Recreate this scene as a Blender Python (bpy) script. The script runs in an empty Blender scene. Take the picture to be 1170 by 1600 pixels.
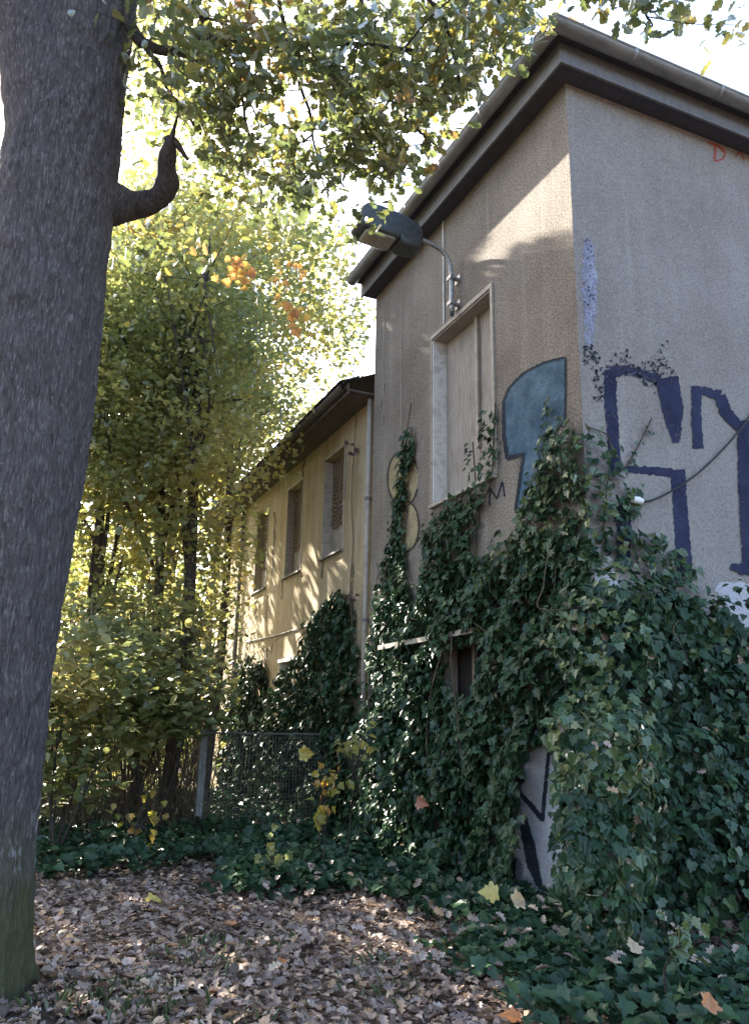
import bpy, bmesh, math
import numpy as np
from mathutils import Vector, Matrix

rng = np.random.default_rng(11)
SC = bpy.context.scene
COL = SC.collection

# ------------------------------------------------------------------ camera
FPX, CX, CY = 1264.0, 585.0, 800.0
YAW, PITCH, ROLL = math.radians(23.58), math.radians(14.78), math.radians(1.1)
EYE = np.array([0.0, 0.0, 1.6])
FW = np.array([math.sin(YAW)*math.cos(PITCH), math.cos(YAW)*math.cos(PITCH), math.sin(PITCH)])
_r = np.array([math.cos(YAW), -math.sin(YAW), 0.0]); _u = np.cross(_r, FW)
RT = _r*math.cos(ROLL)+_u*math.sin(ROLL)
UP = -_r*math.sin(ROLL)+_u*math.cos(ROLL)
cam = bpy.data.cameras.new('camera')
cam.sensor_fit = 'HORIZONTAL'; cam.sensor_width = 36.0; cam.lens = 36.0*FPX/1170.0
cam.clip_start = 0.05; cam.clip_end = 2000
camo = bpy.data.objects.new('camera', cam); COL.objects.link(camo)
M = Matrix.Identity(4)
for i in range(3):
    M[i][0], M[i][1], M[i][2], M[i][3] = RT[i], UP[i], -FW[i], EYE[i]
camo.matrix_world = M
SC.camera = camo

# ------------------------------------------------------------------ light
SUN_AZ, SUN_EL = math.radians(-17.7), math.radians(33.7)     # azimuth clockwise from +Y
SUN = np.array([math.sin(SUN_AZ)*math.cos(SUN_EL), math.cos(SUN_AZ)*math.cos(SUN_EL), math.sin(SUN_EL)])
world = bpy.data.worlds.new('World'); SC.world = world; world.use_nodes = True
wn = world.node_tree
sky = wn.nodes.new('ShaderNodeTexSky'); sky.sky_type = 'NISHITA'; sky.sun_disc = False
sky.sun_elevation = SUN_EL; sky.sun_rotation = SUN_AZ % (2*math.pi)
sky.air_density = 1.0; sky.dust_density = 3.0; sky.ozone_density = 1.0
wn.links.new(sky.outputs[0], wn.nodes['Background'].inputs[0])
wn.nodes['Background'].inputs[1].default_value = 0.122
sl = bpy.data.lights.new('sun', 'SUN'); sl.energy = 5.0; sl.angle = math.radians(0.53); sl.color = (1.0, 0.93, 0.80)
so = bpy.data.objects.new('sun', sl); COL.objects.link(so)
so.rotation_euler = Vector(-SUN).to_track_quat('-Z', 'Y').to_euler()
so.location = (0, 0, 40)
SC.view_settings.view_transform = 'Standard'; SC.view_settings.look = 'None'
SC.view_settings.gamma = 1.0; SC.view_settings.use_curve_mapping = False
SC.view_settings.exposure = 2.7
SC.render.engine = 'CYCLES'
SC.cycles.max_bounces = 10; SC.cycles.transmission_bounces = 6; SC.cycles.transparent_max_bounces = 8
SC.cycles.diffuse_bounces = 5

# ------------------------------------------------------------------ survey helpers (photo pixel -> place)
def ray(px, py):
    return FW+RT*((px-CX)/FPX)+UP*((CY-py)/FPX)
def on(px, py, ax, val):
    d = ray(px, py); t = (val-EYE[ax])/d[ax]
    return EYE+d*t
XW, YC, ZE = 4.76, 5.92, 8.42           # tower: left wall plane x, corner y, top of wall
YT = 11.0                               # far end of the tower
XG = 4.84                               # wall plane of the lower wing
ZG = 6.72
YGE = 21.5
def lw(px, py): return on(px, py, 0, XW)
def rw(px, py): return on(px, py, 1, YC)
def gw(px, py): return on(px, py, 0, XG)
def gr(px, py): return on(px, py, 2, 0.0)
def at(px, py, dist):
    d = ray(px, py); return EYE+d/np.linalg.norm(d)*dist
def project(P):
    d = P-EYE; z = d@FW; zz = np.where(np.abs(z) < 1e-6, 1e-6, z)
    return CX+FPX*(d@RT)/zz, CY-FPX*(d@UP)/zz, z

# ------------------------------------------------------------------ object helpers
def link(o, parent=None):
    COL.objects.link(o)
    if parent is not None: o.parent = parent
    return o
ORG = {}
def thing(name, label, cat, loc=(0, 0, 0), group=None):
    o = bpy.data.objects.new(name, None); o.empty_display_size = 0.2
    o.location = loc; COL.objects.link(o)
    o['label'] = label; o['category'] = cat
    if group: o['group'] = group
    ORG[o.name] = np.array(loc, float)
    return o
def origin(parent):
    s = np.zeros(3)
    while parent is not None:
        s = s+np.array(parent.location); parent = parent.parent
    return s
def part(name, V, F, mat, parent=None, smooth=False, kind=None, label=None, at_center=False):
    """mesh object from world-space vertices"""
    V = np.asarray(V, float).reshape(-1, 3)
    off = origin(parent)
    me = bpy.data.meshes.new(name)
    me.from_pydata([tuple(v) for v in (V-off)], [], [tuple(f) for f in F])
    me.update()
    if mat: me.materials.append(mat)
    if smooth: me.polygons.foreach_set('use_smooth', [True]*len(me.polygons))
    o = bpy.data.objects.new(name, me); link(o, parent)
    if kind: o['kind'] = kind
    if label: o['label'] = label
    return o
def tag(o, label, cat, group=None):
    o['label'] = label; o['category'] = cat
    if group: o['group'] = group
    return o
class MB:
    def __init__(s): s.V = []; s.F = []
    def add(s, V, F):
        b = len(s.V); s.V += [tuple(map(float, v)) for v in V]; s.F += [tuple(i+b for i in f) for f in F]
    def box(s, a, b):
        x0, y0, z0 = [min(a[i], b[i]) for i in range(3)]; x1, y1, z1 = [max(a[i], b[i]) for i in range(3)]
        s.add([(x0,y0,z0),(x1,y0,z0),(x1,y1,z0),(x0,y1,z0),(x0,y0,z1),(x1,y0,z1),(x1,y1,z1),(x0,y1,z1)],
              [(0,3,2,1),(4,5,6,7),(0,1,5,4),(1,2,6,5),(2,3,7,6),(3,0,4,7)])
    def tube(s, P, R, n=8, cap=True):
        P = np.asarray(P, float); k = len(P)
        R = np.full(k, R) if np.isscalar(R) else np.asarray(R, float)
        T = np.gradient(P, axis=0); T /= np.linalg.norm(T, axis=1, keepdims=True)+1e-12
        a = np.array([0, 0, 1.0]) if abs(T[0][2]) < .9 else np.array([1.0, 0, 0])
        N = np.cross(T[0], a); N /= np.linalg.norm(N)
        V = []; th = np.linspace(0, 2*np.pi, n, endpoint=False)
        for i in range(k):
            N = N-T[i]*(N@T[i]); N /= np.linalg.norm(N)+1e-12
            B = np.cross(T[i], N)
            for t in th: V.append(P[i]+R[i]*(math.cos(t)*N+math.sin(t)*B))
        F = [(i*n+j, i*n+(j+1) % n, (i+1)*n+(j+1) % n, (i+1)*n+j) for i in range(k-1) for j in range(n)]
        if cap: F += [tuple(range(n-1, -1, -1)), tuple((k-1)*n+j for j in range(n))]
        s.add(V, F)
    def out(s, name, mat, parent=None, **k): return part(name, s.V, s.F, mat, parent, **k)
def smoothline(P, n):
    """Catmull-Rom through points"""
    P = np.asarray(P, float); Q = np.vstack([2*P[0]-P[1], P, 2*P[-1]-P[-2]])
    out = []
    m = len(P)-1
    for t in np.linspace(0, m, n):
        i = min(int(t), m-1); u = t-i
        a, b, c, d = Q[i], Q[i+1], Q[i+2], Q[i+3]
        out.append(.5*((2*b)+(-a+c)*u+(2*a-5*b+4*c-d)*u*u+(-a+3*b-3*c+d)*u**3))
    return np.array(out)

# ------------------------------------------------------------------ materials
class NT:
    def __init__(s, name):
        s.m = bpy.data.materials.new(name); s.m.use_nodes = True
        s.t = s.m.node_tree; s.t.nodes.clear()
        s.out = s.n('ShaderNodeOutputMaterial')
    def n(s, typ, **k):
        nd = s.t.nodes.new(typ)
        for a, v in k.items(): setattr(nd, a, v)
        return nd
    def l(s, a, b): s.t.links.new(a, b)
    def pos(s, scale=(1, 1, 1)):
        g = s.n('ShaderNodeNewGeometry'); mp = s.n('ShaderNodeMapping'); mp.inputs['Scale'].default_value = scale
        s.l(g.outputs['Position'], mp.inputs['Vector']); return mp.outputs[0]
    def noise(s, vec, scale, detail=4, rough=.6, dist=0):
        nd = s.n('ShaderNodeTexNoise'); nd.inputs['Scale'].default_value = scale; nd.inputs['Detail'].default_value = detail
        nd.inputs['Roughness'].default_value = rough; nd.inputs['Distortion'].default_value = dist
        if vec is not None: s.l(vec, nd.inputs['Vector'])
        return nd.outputs['Fac']
    def ramp(s, fac, stops, interp='LINEAR'):
        r = s.n('ShaderNodeValToRGB'); r.color_ramp.interpolation = interp
        e = r.color_ramp.elements
        while len(e) < len(stops): e.new(.5)
        for i, (p, c) in enumerate(stops):
            e[i].position = p; e[i].color = (*c, 1) if not np.isscalar(c) else (c, c, c, 1)
        s.l(fac, r.inputs[0]); return r.outputs[0]
    def mix(s, fac, a, b, mode='MIX'):
        m = s.n('ShaderNodeMix', data_type='RGBA', blend_type=mode)
        for inp, v in ((m.inputs[0], fac), (m.inputs[6], a), (m.inputs[7], b)):
            if hasattr(v, 'links') or hasattr(v, 'is_linked'): s.l(v, inp)
            elif isinstance(v, (tuple, list)): inp.default_value = (*v, 1)
            else: inp.default_value = v
        return m.outputs[2]
    def math(s, op, a, b=0.0):
        m = s.n('ShaderNodeMath', operation=op)
        for inp, v in zip(m.inputs, (a, b)):
            if hasattr(v, 'is_linked'): s.l(v, inp)
            else: inp.default_value = v
        return m.outputs[0]
    def principled(s, col, rough=.8, bump=None, bstr=.5, bdist=.01, metal=0, spec=.3, alpha=None):
        p = s.n('ShaderNodeBsdfPrincipled')
        if hasattr(col, 'is_linked'): s.l(col, p.inputs['Base Color'])
        else: p.inputs['Base Color'].default_value = (*col, 1)
        if hasattr(rough, 'is_linked'): s.l(rough, p.inputs['Roughness'])
        else: p.inputs['Roughness'].default_value = rough
        p.inputs['Metallic'].default_value = metal; p.inputs['Specular IOR Level'].default_value = spec
        if bump is not None:
            b = s.n('ShaderNodeBump'); b.inputs['Strength'].default_value = bstr; b.inputs['Distance'].default_value = bdist
            s.l(bump, b.inputs['Height']); s.l(b.outputs[0], p.inputs['Normal'])
        if alpha is not None: s.l(alpha, p.inputs['Alpha'])
        s.l(p.outputs[0], s.out.inputs[0]); return p

def render_mat(name, c_dark, c_mid, c_light, streak=.35, grain=1.0):
    """roughcast render: grains, blotches, rain streaks"""
    t = NT(name); v = t.pos()
    blot = t.noise(v, .9, 6, .62)
    base = t.ramp(blot, [(.28, c_dark), (.5, c_mid), (.74, c_light)])
    st = t.noise(t.pos((3.2, 3.2, .16)), 1.6, 5, .6)
    base = t.mix(t.ramp(st, [(.42, 0.0), (.72, streak)]), base, tuple(.5*x for x in c_dark))
    pale = t.noise(t.pos((5, 5, .25)), 1.1, 4, .6)
    base = t.mix(t.ramp(pale, [(.56, 0.0), (.78, .45)]), base, tuple(min(.62, 1.35*x) for x in c_light))
    gr_ = t.noise(v, 46, 4, .75)
    base = t.mix(t.ramp(gr_, [(.33, .85*grain), (.52, 0.0)]), base, tuple(.33*x for x in c_dark))
    pits = t.noise(v, 21, 3, .7)
    base = t.mix(t.ramp(gr_, [(.52, 0.0), (.68, .5*grain)]), base, tuple(min(.7, 1.45*x) for x in c_light))
    base = t.mix(t.ramp(pits, [(.26, .8*grain), (.37, 0.0)]), base, tuple(.3*x for x in c_dark))
    h = t.math('ADD', t.noise(v, 75, 4, .75), t.math('MULTIPLY', t.noise(v, 24, 3, .6), .7))
    t.principled(base, .95, h, .95, .022, spec=.12)
    return t.m
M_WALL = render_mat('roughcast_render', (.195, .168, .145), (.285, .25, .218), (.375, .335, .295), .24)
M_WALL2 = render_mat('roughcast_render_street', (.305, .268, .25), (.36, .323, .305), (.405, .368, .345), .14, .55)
M_WING = render_mat('ochre_render', (.37, .285, .18), (.52, .42, .285), (.62, .53, .39), .5, .4)

def paint_mat(name, c, rough=.6, wear=.5, c2=None, scale=9, spec=.3):
    t = NT(name); v = t.pos()
    n = t.noise(v, scale, 6, .7)
    c2 = c2 or tuple(.45*x for x in c)
    base = t.mix(t.ramp(n, [(.48, 0.0), (.62, wear)]), c, c2)
    fine = t.noise(v, 60, 3, .6)
    base = t.mix(t.ramp(fine, [(.35, .4), (.6, 0.0)]), base, tuple(.5*x for x in c))
    t.principled(base, rough, fine, .25, .004, spec=spec)
    return t.m
M_WHITE = paint_mat('weathered_white_paint', (.72, .71, .69), .6, .55, (.34, .31, .27))
M_TRIM = paint_mat('grey_trim_paint', (.40, .36, .31), .7, .5)
M_FASCIA = paint_mat('grey_brown_fascia', (.17, .168, .178), .7, .5, (.10, .098, .105))
M_SOFFIT = paint_mat('dark_soffit', (.075, .075, .098), .8, .4)
M_DARKROOF = paint_mat('dark_roof_felt', (.055, .05, .048), .9, .5, (.04, .05, .02))
M_WINGEAVE = paint_mat('mossy_eave_board', (.12, .105, .10), .85, .7, (.06, .065, .04), 5)

t = NT('zinc_gutter'); v = t.pos()
n1 = t.noise(t.pos((1.5, 1.5, 6)), 2.5, 5, .6)
base = t.ramp(n1, [(.3, (.17, .17, .175)), (.55, (.26, .26, .265)), (.75, (.33, .33, .33))])
t.principled(base, t.ramp(t.noise(v, 12, 4), [(.3, .38), (.7, .62)]), t.noise(v, 20, 3), .12, .004, metal=.45, spec=.5)
M_ZINC = t.m
t = NT('galvanised_pipe'); v = t.pos()
t.principled(t.ramp(t.noise(v, 30, 5), [(.3, (.20, .20, .21)), (.7, (.42, .42, .43))]), .45, metal=.6)
M_GALV = t.m

def wood_mat(name, d, m, l):
    t = NT(name)
    g = t.noise(t.pos((14, 14, .9)), 3.0, 6, .65, .6)
    base = t.ramp(g, [(.25, d), (.48, m), (.72, l)])
    f = t.noise(t.pos((60, 60, 3)), 2, 4, .6)
    base = t.mix(t.ramp(f, [(.55, 0.0), (.72, .55)]), base, tuple(.5*x for x in d))
    b = t.noise(t.pos(), 1.8, 5, .6)
    base = t.mix(t.ramp(b, [(.5, 0.0), (.75, .4)]), base, tuple(.6*x for x in d))
    t.principled(base, .85, g, .4, .008, spec=.15); return t.m
M_PLY = wood_mat('weathered_plywood', (.17, .145, .125), (.31, .275, .245), (.43, .395, .36))
M_BROWNWOOD = wood_mat('dark_shutter_wood', (.125, .09, .07), (.21, .16, .125), (.29, .23, .185))

# graffiti paint: flat print on the render, thinned by the grain
def spray_mat(name, c, c2, cover=.40, wear=.0):
    t = NT(name); v = t.pos()
    base = t.ramp(t.noise(v, 3.5, 7, .7), [(.32, c), (.68, c2)])
    base = t.mix(t.ramp(t.noise(v, 55, 2), [(.32, .55), (.5, 0.0)]), base, tuple(.35*x for x in c))
    g = t.noise(v, 62, 3, .7); b = t.noise(v, 5, 5, .65)
    a = t.math('ADD', t.math('MULTIPLY', g, .6), t.math('MULTIPLY', b, .4))
    al = t.ramp(a, [(cover-.05, 0.0), (cover+.04, 1.0)])
    t.principled(base, .85, t.noise(v, 75, 4, .75), .7, .012, alpha=al, spec=.2)
    return t.m
M_SPRAY_NAVY = spray_mat('spray_navy', (.017, .020, .052), (.040, .044, .092), .40)
M_SPRAY_WORN = spray_mat('spray_navy_worn', (.03, .03, .065), (.05, .05, .10), .47)
M_SPRAY_DARK = spray_mat('spray_dark', (.02, .025, .04), (.035, .045, .06), .36)
M_SPRAY_TEAL = spray_mat('spray_steel_blue', (.032, .068, .115), (.115, .19, .26), .38)
M_SPRAY_LINE = spray_mat('spray_thin_line', (.05, .045, .04), (.07, .06, .05), .42)
M_SPRAY_YEL = spray_mat('spray_cream', (.36, .30, .17), (.42, .36, .23), .45)
M_SPRAY_RED = spray_mat('spray_red', (.36, .08, .07), (.42, .13, .12), .45)
M_SPRAY_LIL = spray_mat('spray_lilac', (.27, .28, .42), (.38, .385, .48), .49)
M_SPRAY_PALE = spray_mat('spray_pale', (.50, .49, .53), (.58, .57, .60), .50)
M_SPRAY_FAINT = spray_mat('spray_faint', (.44, .42, .45), (.47, .45, .48), .55)
M_SPRAY_WHITE = spray_mat('spray_white', (.43, .42, .45), (.50, .49, .52), .33)

def leaf_mat(name, stops, trans=.45, gloss=.06, grough=.4, patch=None, tint_scale=.8, shift=.5, boost=1.5):
    """stops over a per-leaf random value shifted by a slow noise, so colours run in patches"""
    t = NT(name)
    g = t.n('ShaderNodeNewGeometry'); oi = t.n('ShaderNodeObjectInfo')
    r = t.math('FRACT', t.math('ADD', g.outputs['Random Per Island'], oi.outputs['Random']))
    if patch:
        nz = t.noise(t.pos(), tint_scale, 3, .5)
        r = t.math('ADD', t.math('MULTIPLY', r, 1-shift), t.math('MULTIPLY', t.ramp(nz, [(.33, 0.0), (.67, 1.0)]), shift))
    col = t.ramp(r, stops)
    fine = t.noise(t.pos(), 34, 2)
    col = t.mix(t.ramp(fine, [(.35, .25), (.6, 0.0)]), col, (.05, .045, .02))
    d = t.n('ShaderNodeBsdfDiffuse'); tr = t.n('ShaderNodeBsdfTranslucent'); gl = t.n('ShaderNodeBsdfGlossy')
    gl.inputs['Roughness'].default_value = grough
    t.l(col, d.inputs[0])
    bc = t.n('ShaderNodeHueSaturation'); bc.inputs['Value'].default_value = boost; bc.inputs['Saturation'].default_value = 1.0
    t.l(col, bc.inputs['Color']); t.l(bc.outputs[0], tr.inputs[0])
    m1 = t.n('ShaderNodeMixShader'); m1.inputs[0].default_value = trans
    t.l(d.outputs[0], m1.inputs[1]); t.l(tr.outputs[0], m1.inputs[2])
    fr = t.n('ShaderNodeFresnel'); fr.inputs['IOR'].default_value = 1.4
    m2 = t.n('ShaderNodeMixShader')
    t.l(t.math('ADD', t.math('MULTIPLY', fr.outputs[0], gloss*6), gloss), m2.inputs[0])
    t.l(m1.outputs[0], m2.inputs[1]); t.l(gl.outputs[0], m2.inputs[2])
    t.l(m2.outputs[0], t.out.inputs[0]); return t.m
M_OAK = leaf_mat('oak_leaf', [(0, (.07, .095, .035)), (.45, (.115, .14, .045)), (.66, (.18, .185, .05)), (.8, (.27, .22, .05)), (.92, (.27, .15, .055)), (1, (.18, .10, .05))], .48, .05, .4, True, .9, .45)
M_MAPLE = leaf_mat('maple_leaf', [(0, (.15, .185, .07)), (.35, (.22, .25, .085)), (.6, (.34, .325, .095)), (.85, (.50, .42, .11)), (1, (.52, .32, .08))], .6, .05, .4, True, .55, .6, 1.5)
M_MAPLE_Y = leaf_mat('yellow_maple_leaf', [(0, (.22, .24, .035)), (.5, (.38, .32, .05)), (1, (.45, .22, .04))], .55, .04, .4)
M_SHRUB = leaf_mat('shrub_leaf', [(0, (.11, .135, .05)), (.45, (.19, .215, .075)), (.75, (.31, .28, .085)), (1, (.44, .33, .10))], .5, .05, .38, True, .9, .5)
M_IVY = leaf_mat('ivy_leaf', [(0, (.011, .031, .017)), (.5, (.023, .058, .029)), (.84, (.042, .09, .038)), (.95, (.075, .105, .035)), (1, (.14, .09, .05))], .12, .024, .32, True, 2.2, .35, 1.2)
M_IVY_L = leaf_mat('young_ivy_leaf', [(0, (.05, .095, .03)), (.6, (.075, .125, .035)), (1, (.14, .16, .05))], .25, .06, .35)
M_WOOD_FAR = leaf_mat('woodland_leaf', [(0, (.06, .085, .02)), (.5, (.13, .15, .03)), (1, (.34, .28, .05))], .55, .03, .5, True, .25, .6, 1.5)
def litter_mat():
    t = NT('fallen_leaf_brown'); g = t.n('ShaderNodeNewGeometry')
    col = t.ramp(g.outputs['Random Per Island'], [(0, (.11, .075, .06)), (.25, (.235, .165, .13)), (.6, (.37, .275, .225)), (.85, (.50, .395, .335)), (.95, (.48, .29, .15)), (1, (.56, .46, .35))])
    fine = t.noise(t.pos(), 45, 3)
    col = t.mix(t.ramp(fine, [(.3, .5), (.6, 0.0)]), col, (.06, .04, .03))
    d = t.n('ShaderNodeBsdfDiffuse'); tr = t.n('ShaderNodeBsdfTranslucent'); t.l(col, d.inputs[0]); t.l(col, tr.inputs[0])
    gl = t.n('ShaderNodeBsdfGlossy'); gl.inputs['Roughness'].default_value = .5
    m1 = t.n('ShaderNodeMixShader'); m1.inputs[0].default_value = .2; t.l(d.outputs[0], m1.inputs[1]); t.l(tr.outputs[0], m1.inputs[2])
    m2 = t.n('ShaderNodeMixShader'); m2.inputs[0].default_value = .05; t.l(m1.outputs[0], m2.inputs[1]); t.l(gl.outputs[0], m2.inputs[2])
    t.l(m2.outputs[0], t.out.inputs[0]); return t.m
M_LITTER = litter_mat()
def flat_leaf(name, c): return leaf_mat(name, [(0, c), (1, tuple(1.1*x for x in c))], .3, .05, .4)
M_LEAF_YEL = flat_leaf('fallen_leaf_yellow', (.52, .40, .09)); M_LEAF_ORG = flat_leaf('fallen_leaf_orange', (.46, .19, .07))
M_LEAF_PALE = flat_leaf('fallen_leaf_pale', (.50, .38, .24)); M_LEAF_RED = flat_leaf('fallen_leaf_russet', (.30, .11, .06))

def bark_mat(name, d, m, l, moss=0):
    t = NT(name); v = t.pos()
    rid = t.noise(t.pos((16, 16, 2.6)), 2.6, 9, .72, 1.0)
    col = t.ramp(rid, [(.3, d), (.5, m), (.72, l)])
    fl = t.noise(t.pos((30, 30, 5)), 2.6, 5, .65)
    col = t.mix(t.ramp(fl, [(.54, 0.0), (.66, .6)]), col, tuple(min(.5, 1.9*x) for x in l))
    if moss:
        sx = t.n('ShaderNodeSeparateXYZ'); t.l(t.pos(), sx.inputs[0])
        hz = t.n('ShaderNodeMapRange'); hz.inputs[1].default_value = .15; hz.inputs[2].default_value = 1.35
        hz.inputs[3].default_value = 1; hz.inputs[4].default_value = 0; t.l(sx.outputs[2], hz.inputs[0])
        mn = t.noise(v, 4, 6, .65)
        f = t.ramp(t.math('MULTIPLY', hz.outputs[0], t.math('ADD', mn, .35)), [(.18, 0.0), (.62, .75)])
        col = t.mix(f, col, (.115, .12, .045))
        # pale lichen scabs about knee to hip height
        l0 = t.n('ShaderNodeMapRange', interpolation_type='SMOOTHSTEP'); l0.inputs[1].default_value = .55; l0.inputs[2].default_value = .8; t.l(sx.outputs[2], l0.inputs[0])
        l1 = t.n('ShaderNodeMapRange', interpolation_type='SMOOTHSTEP'); l1.inputs[1].default_value = 1.3; l1.inputs[2].default_value = 1.0; t.l(sx.outputs[2], l1.inputs[0])
        lf = t.ramp(t.noise(t.pos((9, 9, 3)), 1.6, 6, .7), [(.54, 0.0), (.62, .8)])
        col = t.mix(t.math('MULTIPLY', t.math('MULTIPLY', l0.outputs[0], l1.outputs[0]), lf), col, (.42, .41, .42))
    h = t.math('ADD', rid, t.math('MULTIPLY', t.noise(t.pos((40, 40, 14)), 2, 4, .7), .45))
    t.principled(col, .92, h, 1.0, .05, spec=.15); return t.m
M_BARK = bark_mat('oak_bark', (.040, .033, .035), (.125, .107, .110), (.205, .180, .185), 1)
M_TWIG = bark_mat('thin_bark', (.035, .029, .026), (.07, .058, .05), (.12, .10, .085))
M_BARK2 = bark_mat('maple_bark', (.045, .039, .033), (.09, .077, .066), (.15, .13, .112))
M_STEM = bark_mat('ivy_stem', (.06, .046, .034), (.115, .09, .068), (.19, .15, .115))
M_DRYSTEM = bark_mat('dry_stem', (.10, .07, .05), (.17, .125, .09), (.24, .18, .13))

t = NT('soil'); v = t.pos()
t.principled(t.ramp(t.noise(v, 3, 8, .7), [(.3, (.045, .034, .026)), (.55, (.085, .062, .046)), (.75, (.13, .10, .075))]), .95, t.noise(v, 22, 5), .8, .03, spec=.1)
M_SOIL = t.m
t = NT('lamp_housing'); v = t.pos()
t.principled(t.ramp(t.noise(v, 14, 5), [(.35, (.035, .042, .05)), (.7, (.07, .08, .085))]), .5, spec=.4); M_HOUSING = t.m
t = NT('lamp_lens'); v = t.pos()
t.principled(t.ramp(t.noise(v, 18, 5), [(.3, (.20, .18, .16)), (.7, (.38, .36, .33))]), .22, spec=.5); M_LENS = t.m
t = NT('black_cable'); t.principled((.02, .02, .022), .5); M_CABLE = t.m
t = NT('ceramic'); t.principled((.75, .75, .73), .25, spec=.5); M_CERAMIC = t.m
t = NT('dark_interior'); t.principled((.02, .018, .016), .9); M_DARK = t.m
t = NT('fence_wire'); t.principled((.19, .19, .19), .55, metal=.4); M_WIRE = t.m
t = NT('concrete_post'); v = t.pos(); t.principled(t.ramp(t.noise(v, 12, 5), [(.3, (.20, .20, .19)), (.7, (.34, .34, .33))]), .85, t.noise(v, 40, 3), .3, .005); M_POST = t.m

# ------------------------------------------------------------------ leaf machinery
def tmpl(side, fold=.16, droop=.10):
    """leaf template: half outline (x>=0) mirrored; two half blades folded on the midrib; unit length on +Y, normal +Z"""
    s = np.array(side, float); n = len(s)
    R = np.c_[s, np.abs(s[:, 0])*fold-droop*(s[:, 1]-.4)**2*2]
    L = R.copy(); L[:, 0] *= -1
    V = np.vstack([R, L[1:-1]])
    right = list(range(n)); left = [0]+[n-1]+[n+i for i in range(n-3, -1, -1)]
    return V, [right, left]
OAK = tmpl([(0, 0), (.10, .12), (.24, .22), (.15, .36), (.33, .52), (.21, .64), (.28, .80), (.11, .95), (0, 1)])
MAPLE = tmpl([(0, .0), (.18, -.04), (.38, 0), (.33, .15), (.54, .28), (.50, .40), (.31, .44), (.36, .62), (.22, .66), (.12, .84), (0, 1)], .25, .2)
MAPLE_S = tmpl([(0, .0), (.30, -.03), (.54, .30), (.28, .42), (.34, .66), (0, 1)])
IVYT = tmpl([(0, .05), (.22, -.10), (.50, .12), (.34, .36), (.36, .60), (.15, .66), (0, 1)], .14, .16)
ELL = tmpl([(0, 0), (.26, .2), (.36, .5), (.22, .82), (0, 1)])
QUAD = tmpl([(0, 0), (.40, .42), (0, 1)])

def nrm(a): return a/(np.linalg.norm(a, axis=-1, keepdims=True)+1e-9)
def frames(nor, tan):
    nor = nrm(nor); tan = nrm(tan-nor*(tan*nor).sum(1, keepdims=True)); x = np.cross(tan, nor)
    return np.stack([x, tan, nor], 2)         # columns
def leaf_mesh(name, tm, P, B, S, mat, parent=None, kind='stuff', label=None):
    V0, Fs = tm; P = np.asarray(P)
    N, k = len(P), len(V0)
    W = P[:, None, :]+np.einsum('nij,kj->nki', B, V0)*S[:, None, None]
    W = (W-origin(parent)).reshape(-1, 3)
    me = bpy.data.meshes.new(name)
    me.vertices.add(N*k); me.vertices.foreach_set('co', W.astype(np.float32).ravel())
    idx = np.concatenate([np.array(f) for f in Fs]); tot = np.array([len(f) for f in Fs])
    loops = (idx[None, :]+(np.arange(N)*k)[:, None]).ravel()
    me.loops.add(len(loops)); me.loops.foreach_set('vertex_index', loops.astype(np.int32))
    ltot = np.tile(tot, N); lst = np.concatenate([[0], np.cumsum(ltot)[:-1]])
    me.polygons.add(len(ltot)); me.polygons.foreach_set('loop_start', lst.astype(np.int32)); me.polygons.foreach_set('loop_total', ltot.astype(np.int32))
    me.update(calc_edges=True); me.materials.append(mat)
    o = bpy.data.objects.new(name, me); link(o, parent)
    if kind: o['kind'] = kind
    if label: o['label'] = label
    return o
def leaf_parts(tm, P, B, S, mat, parent, name='leaf'):
    """single leaves as parts, sharing one mesh"""
    V0, Fs = tm
    me = bpy.data.meshes.new(name); me.from_pydata([tuple(v) for v in V0], [], Fs); me.update(); me.materials.append(mat)
    off = origin(parent)
    for p, b, s in zip(P, B, S):
        o = bpy.data.objects.new(name, me)
        m = np.eye(4); m[:3, :3] = b*s; m[:3, 3] = p-off
        o.parent = parent
        o.matrix_local = Matrix([list(map(float, r)) for r in m])
        COL.objects.link(o)
def pick(P, S, n, cell=9.0):
    """indices of the n leaves that show largest: in frame, frontmost in their cell"""
    x, y, z = project(P)
    ok = np.where((z > .3) & (x > 4) & (x < 1166) & (y > 4) & (y < 1590))[0]
    d = np.linalg.norm(P[ok]-EYE, axis=1); o = np.argsort(d)
    key = (np.floor(x[ok]/cell)*1000+np.floor(y[ok]/cell)).astype(int)[o]
    _, first = np.unique(key, return_index=True)
    c = ok[o[first]]
    app = S[c]/np.linalg.norm(P[c]-EYE, axis=1)
    return c[np.argsort(-app)[:n]]
def foliage(parent, tm, P, B, S, mat, n_single=0, cell=9.0, name='foliage', label=None):
    if n_single:
        i = pick(P, S, n_single, cell); m = np.zeros(len(P), bool); m[i] = True
        leaf_parts(tm, P[m], B[m], S[m], mat, parent)
        P, B, S = P[~m], B[~m], S[~m]
    if len(P): leaf_mesh(name, tm, P, B, S, mat, parent, label=label)

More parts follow.
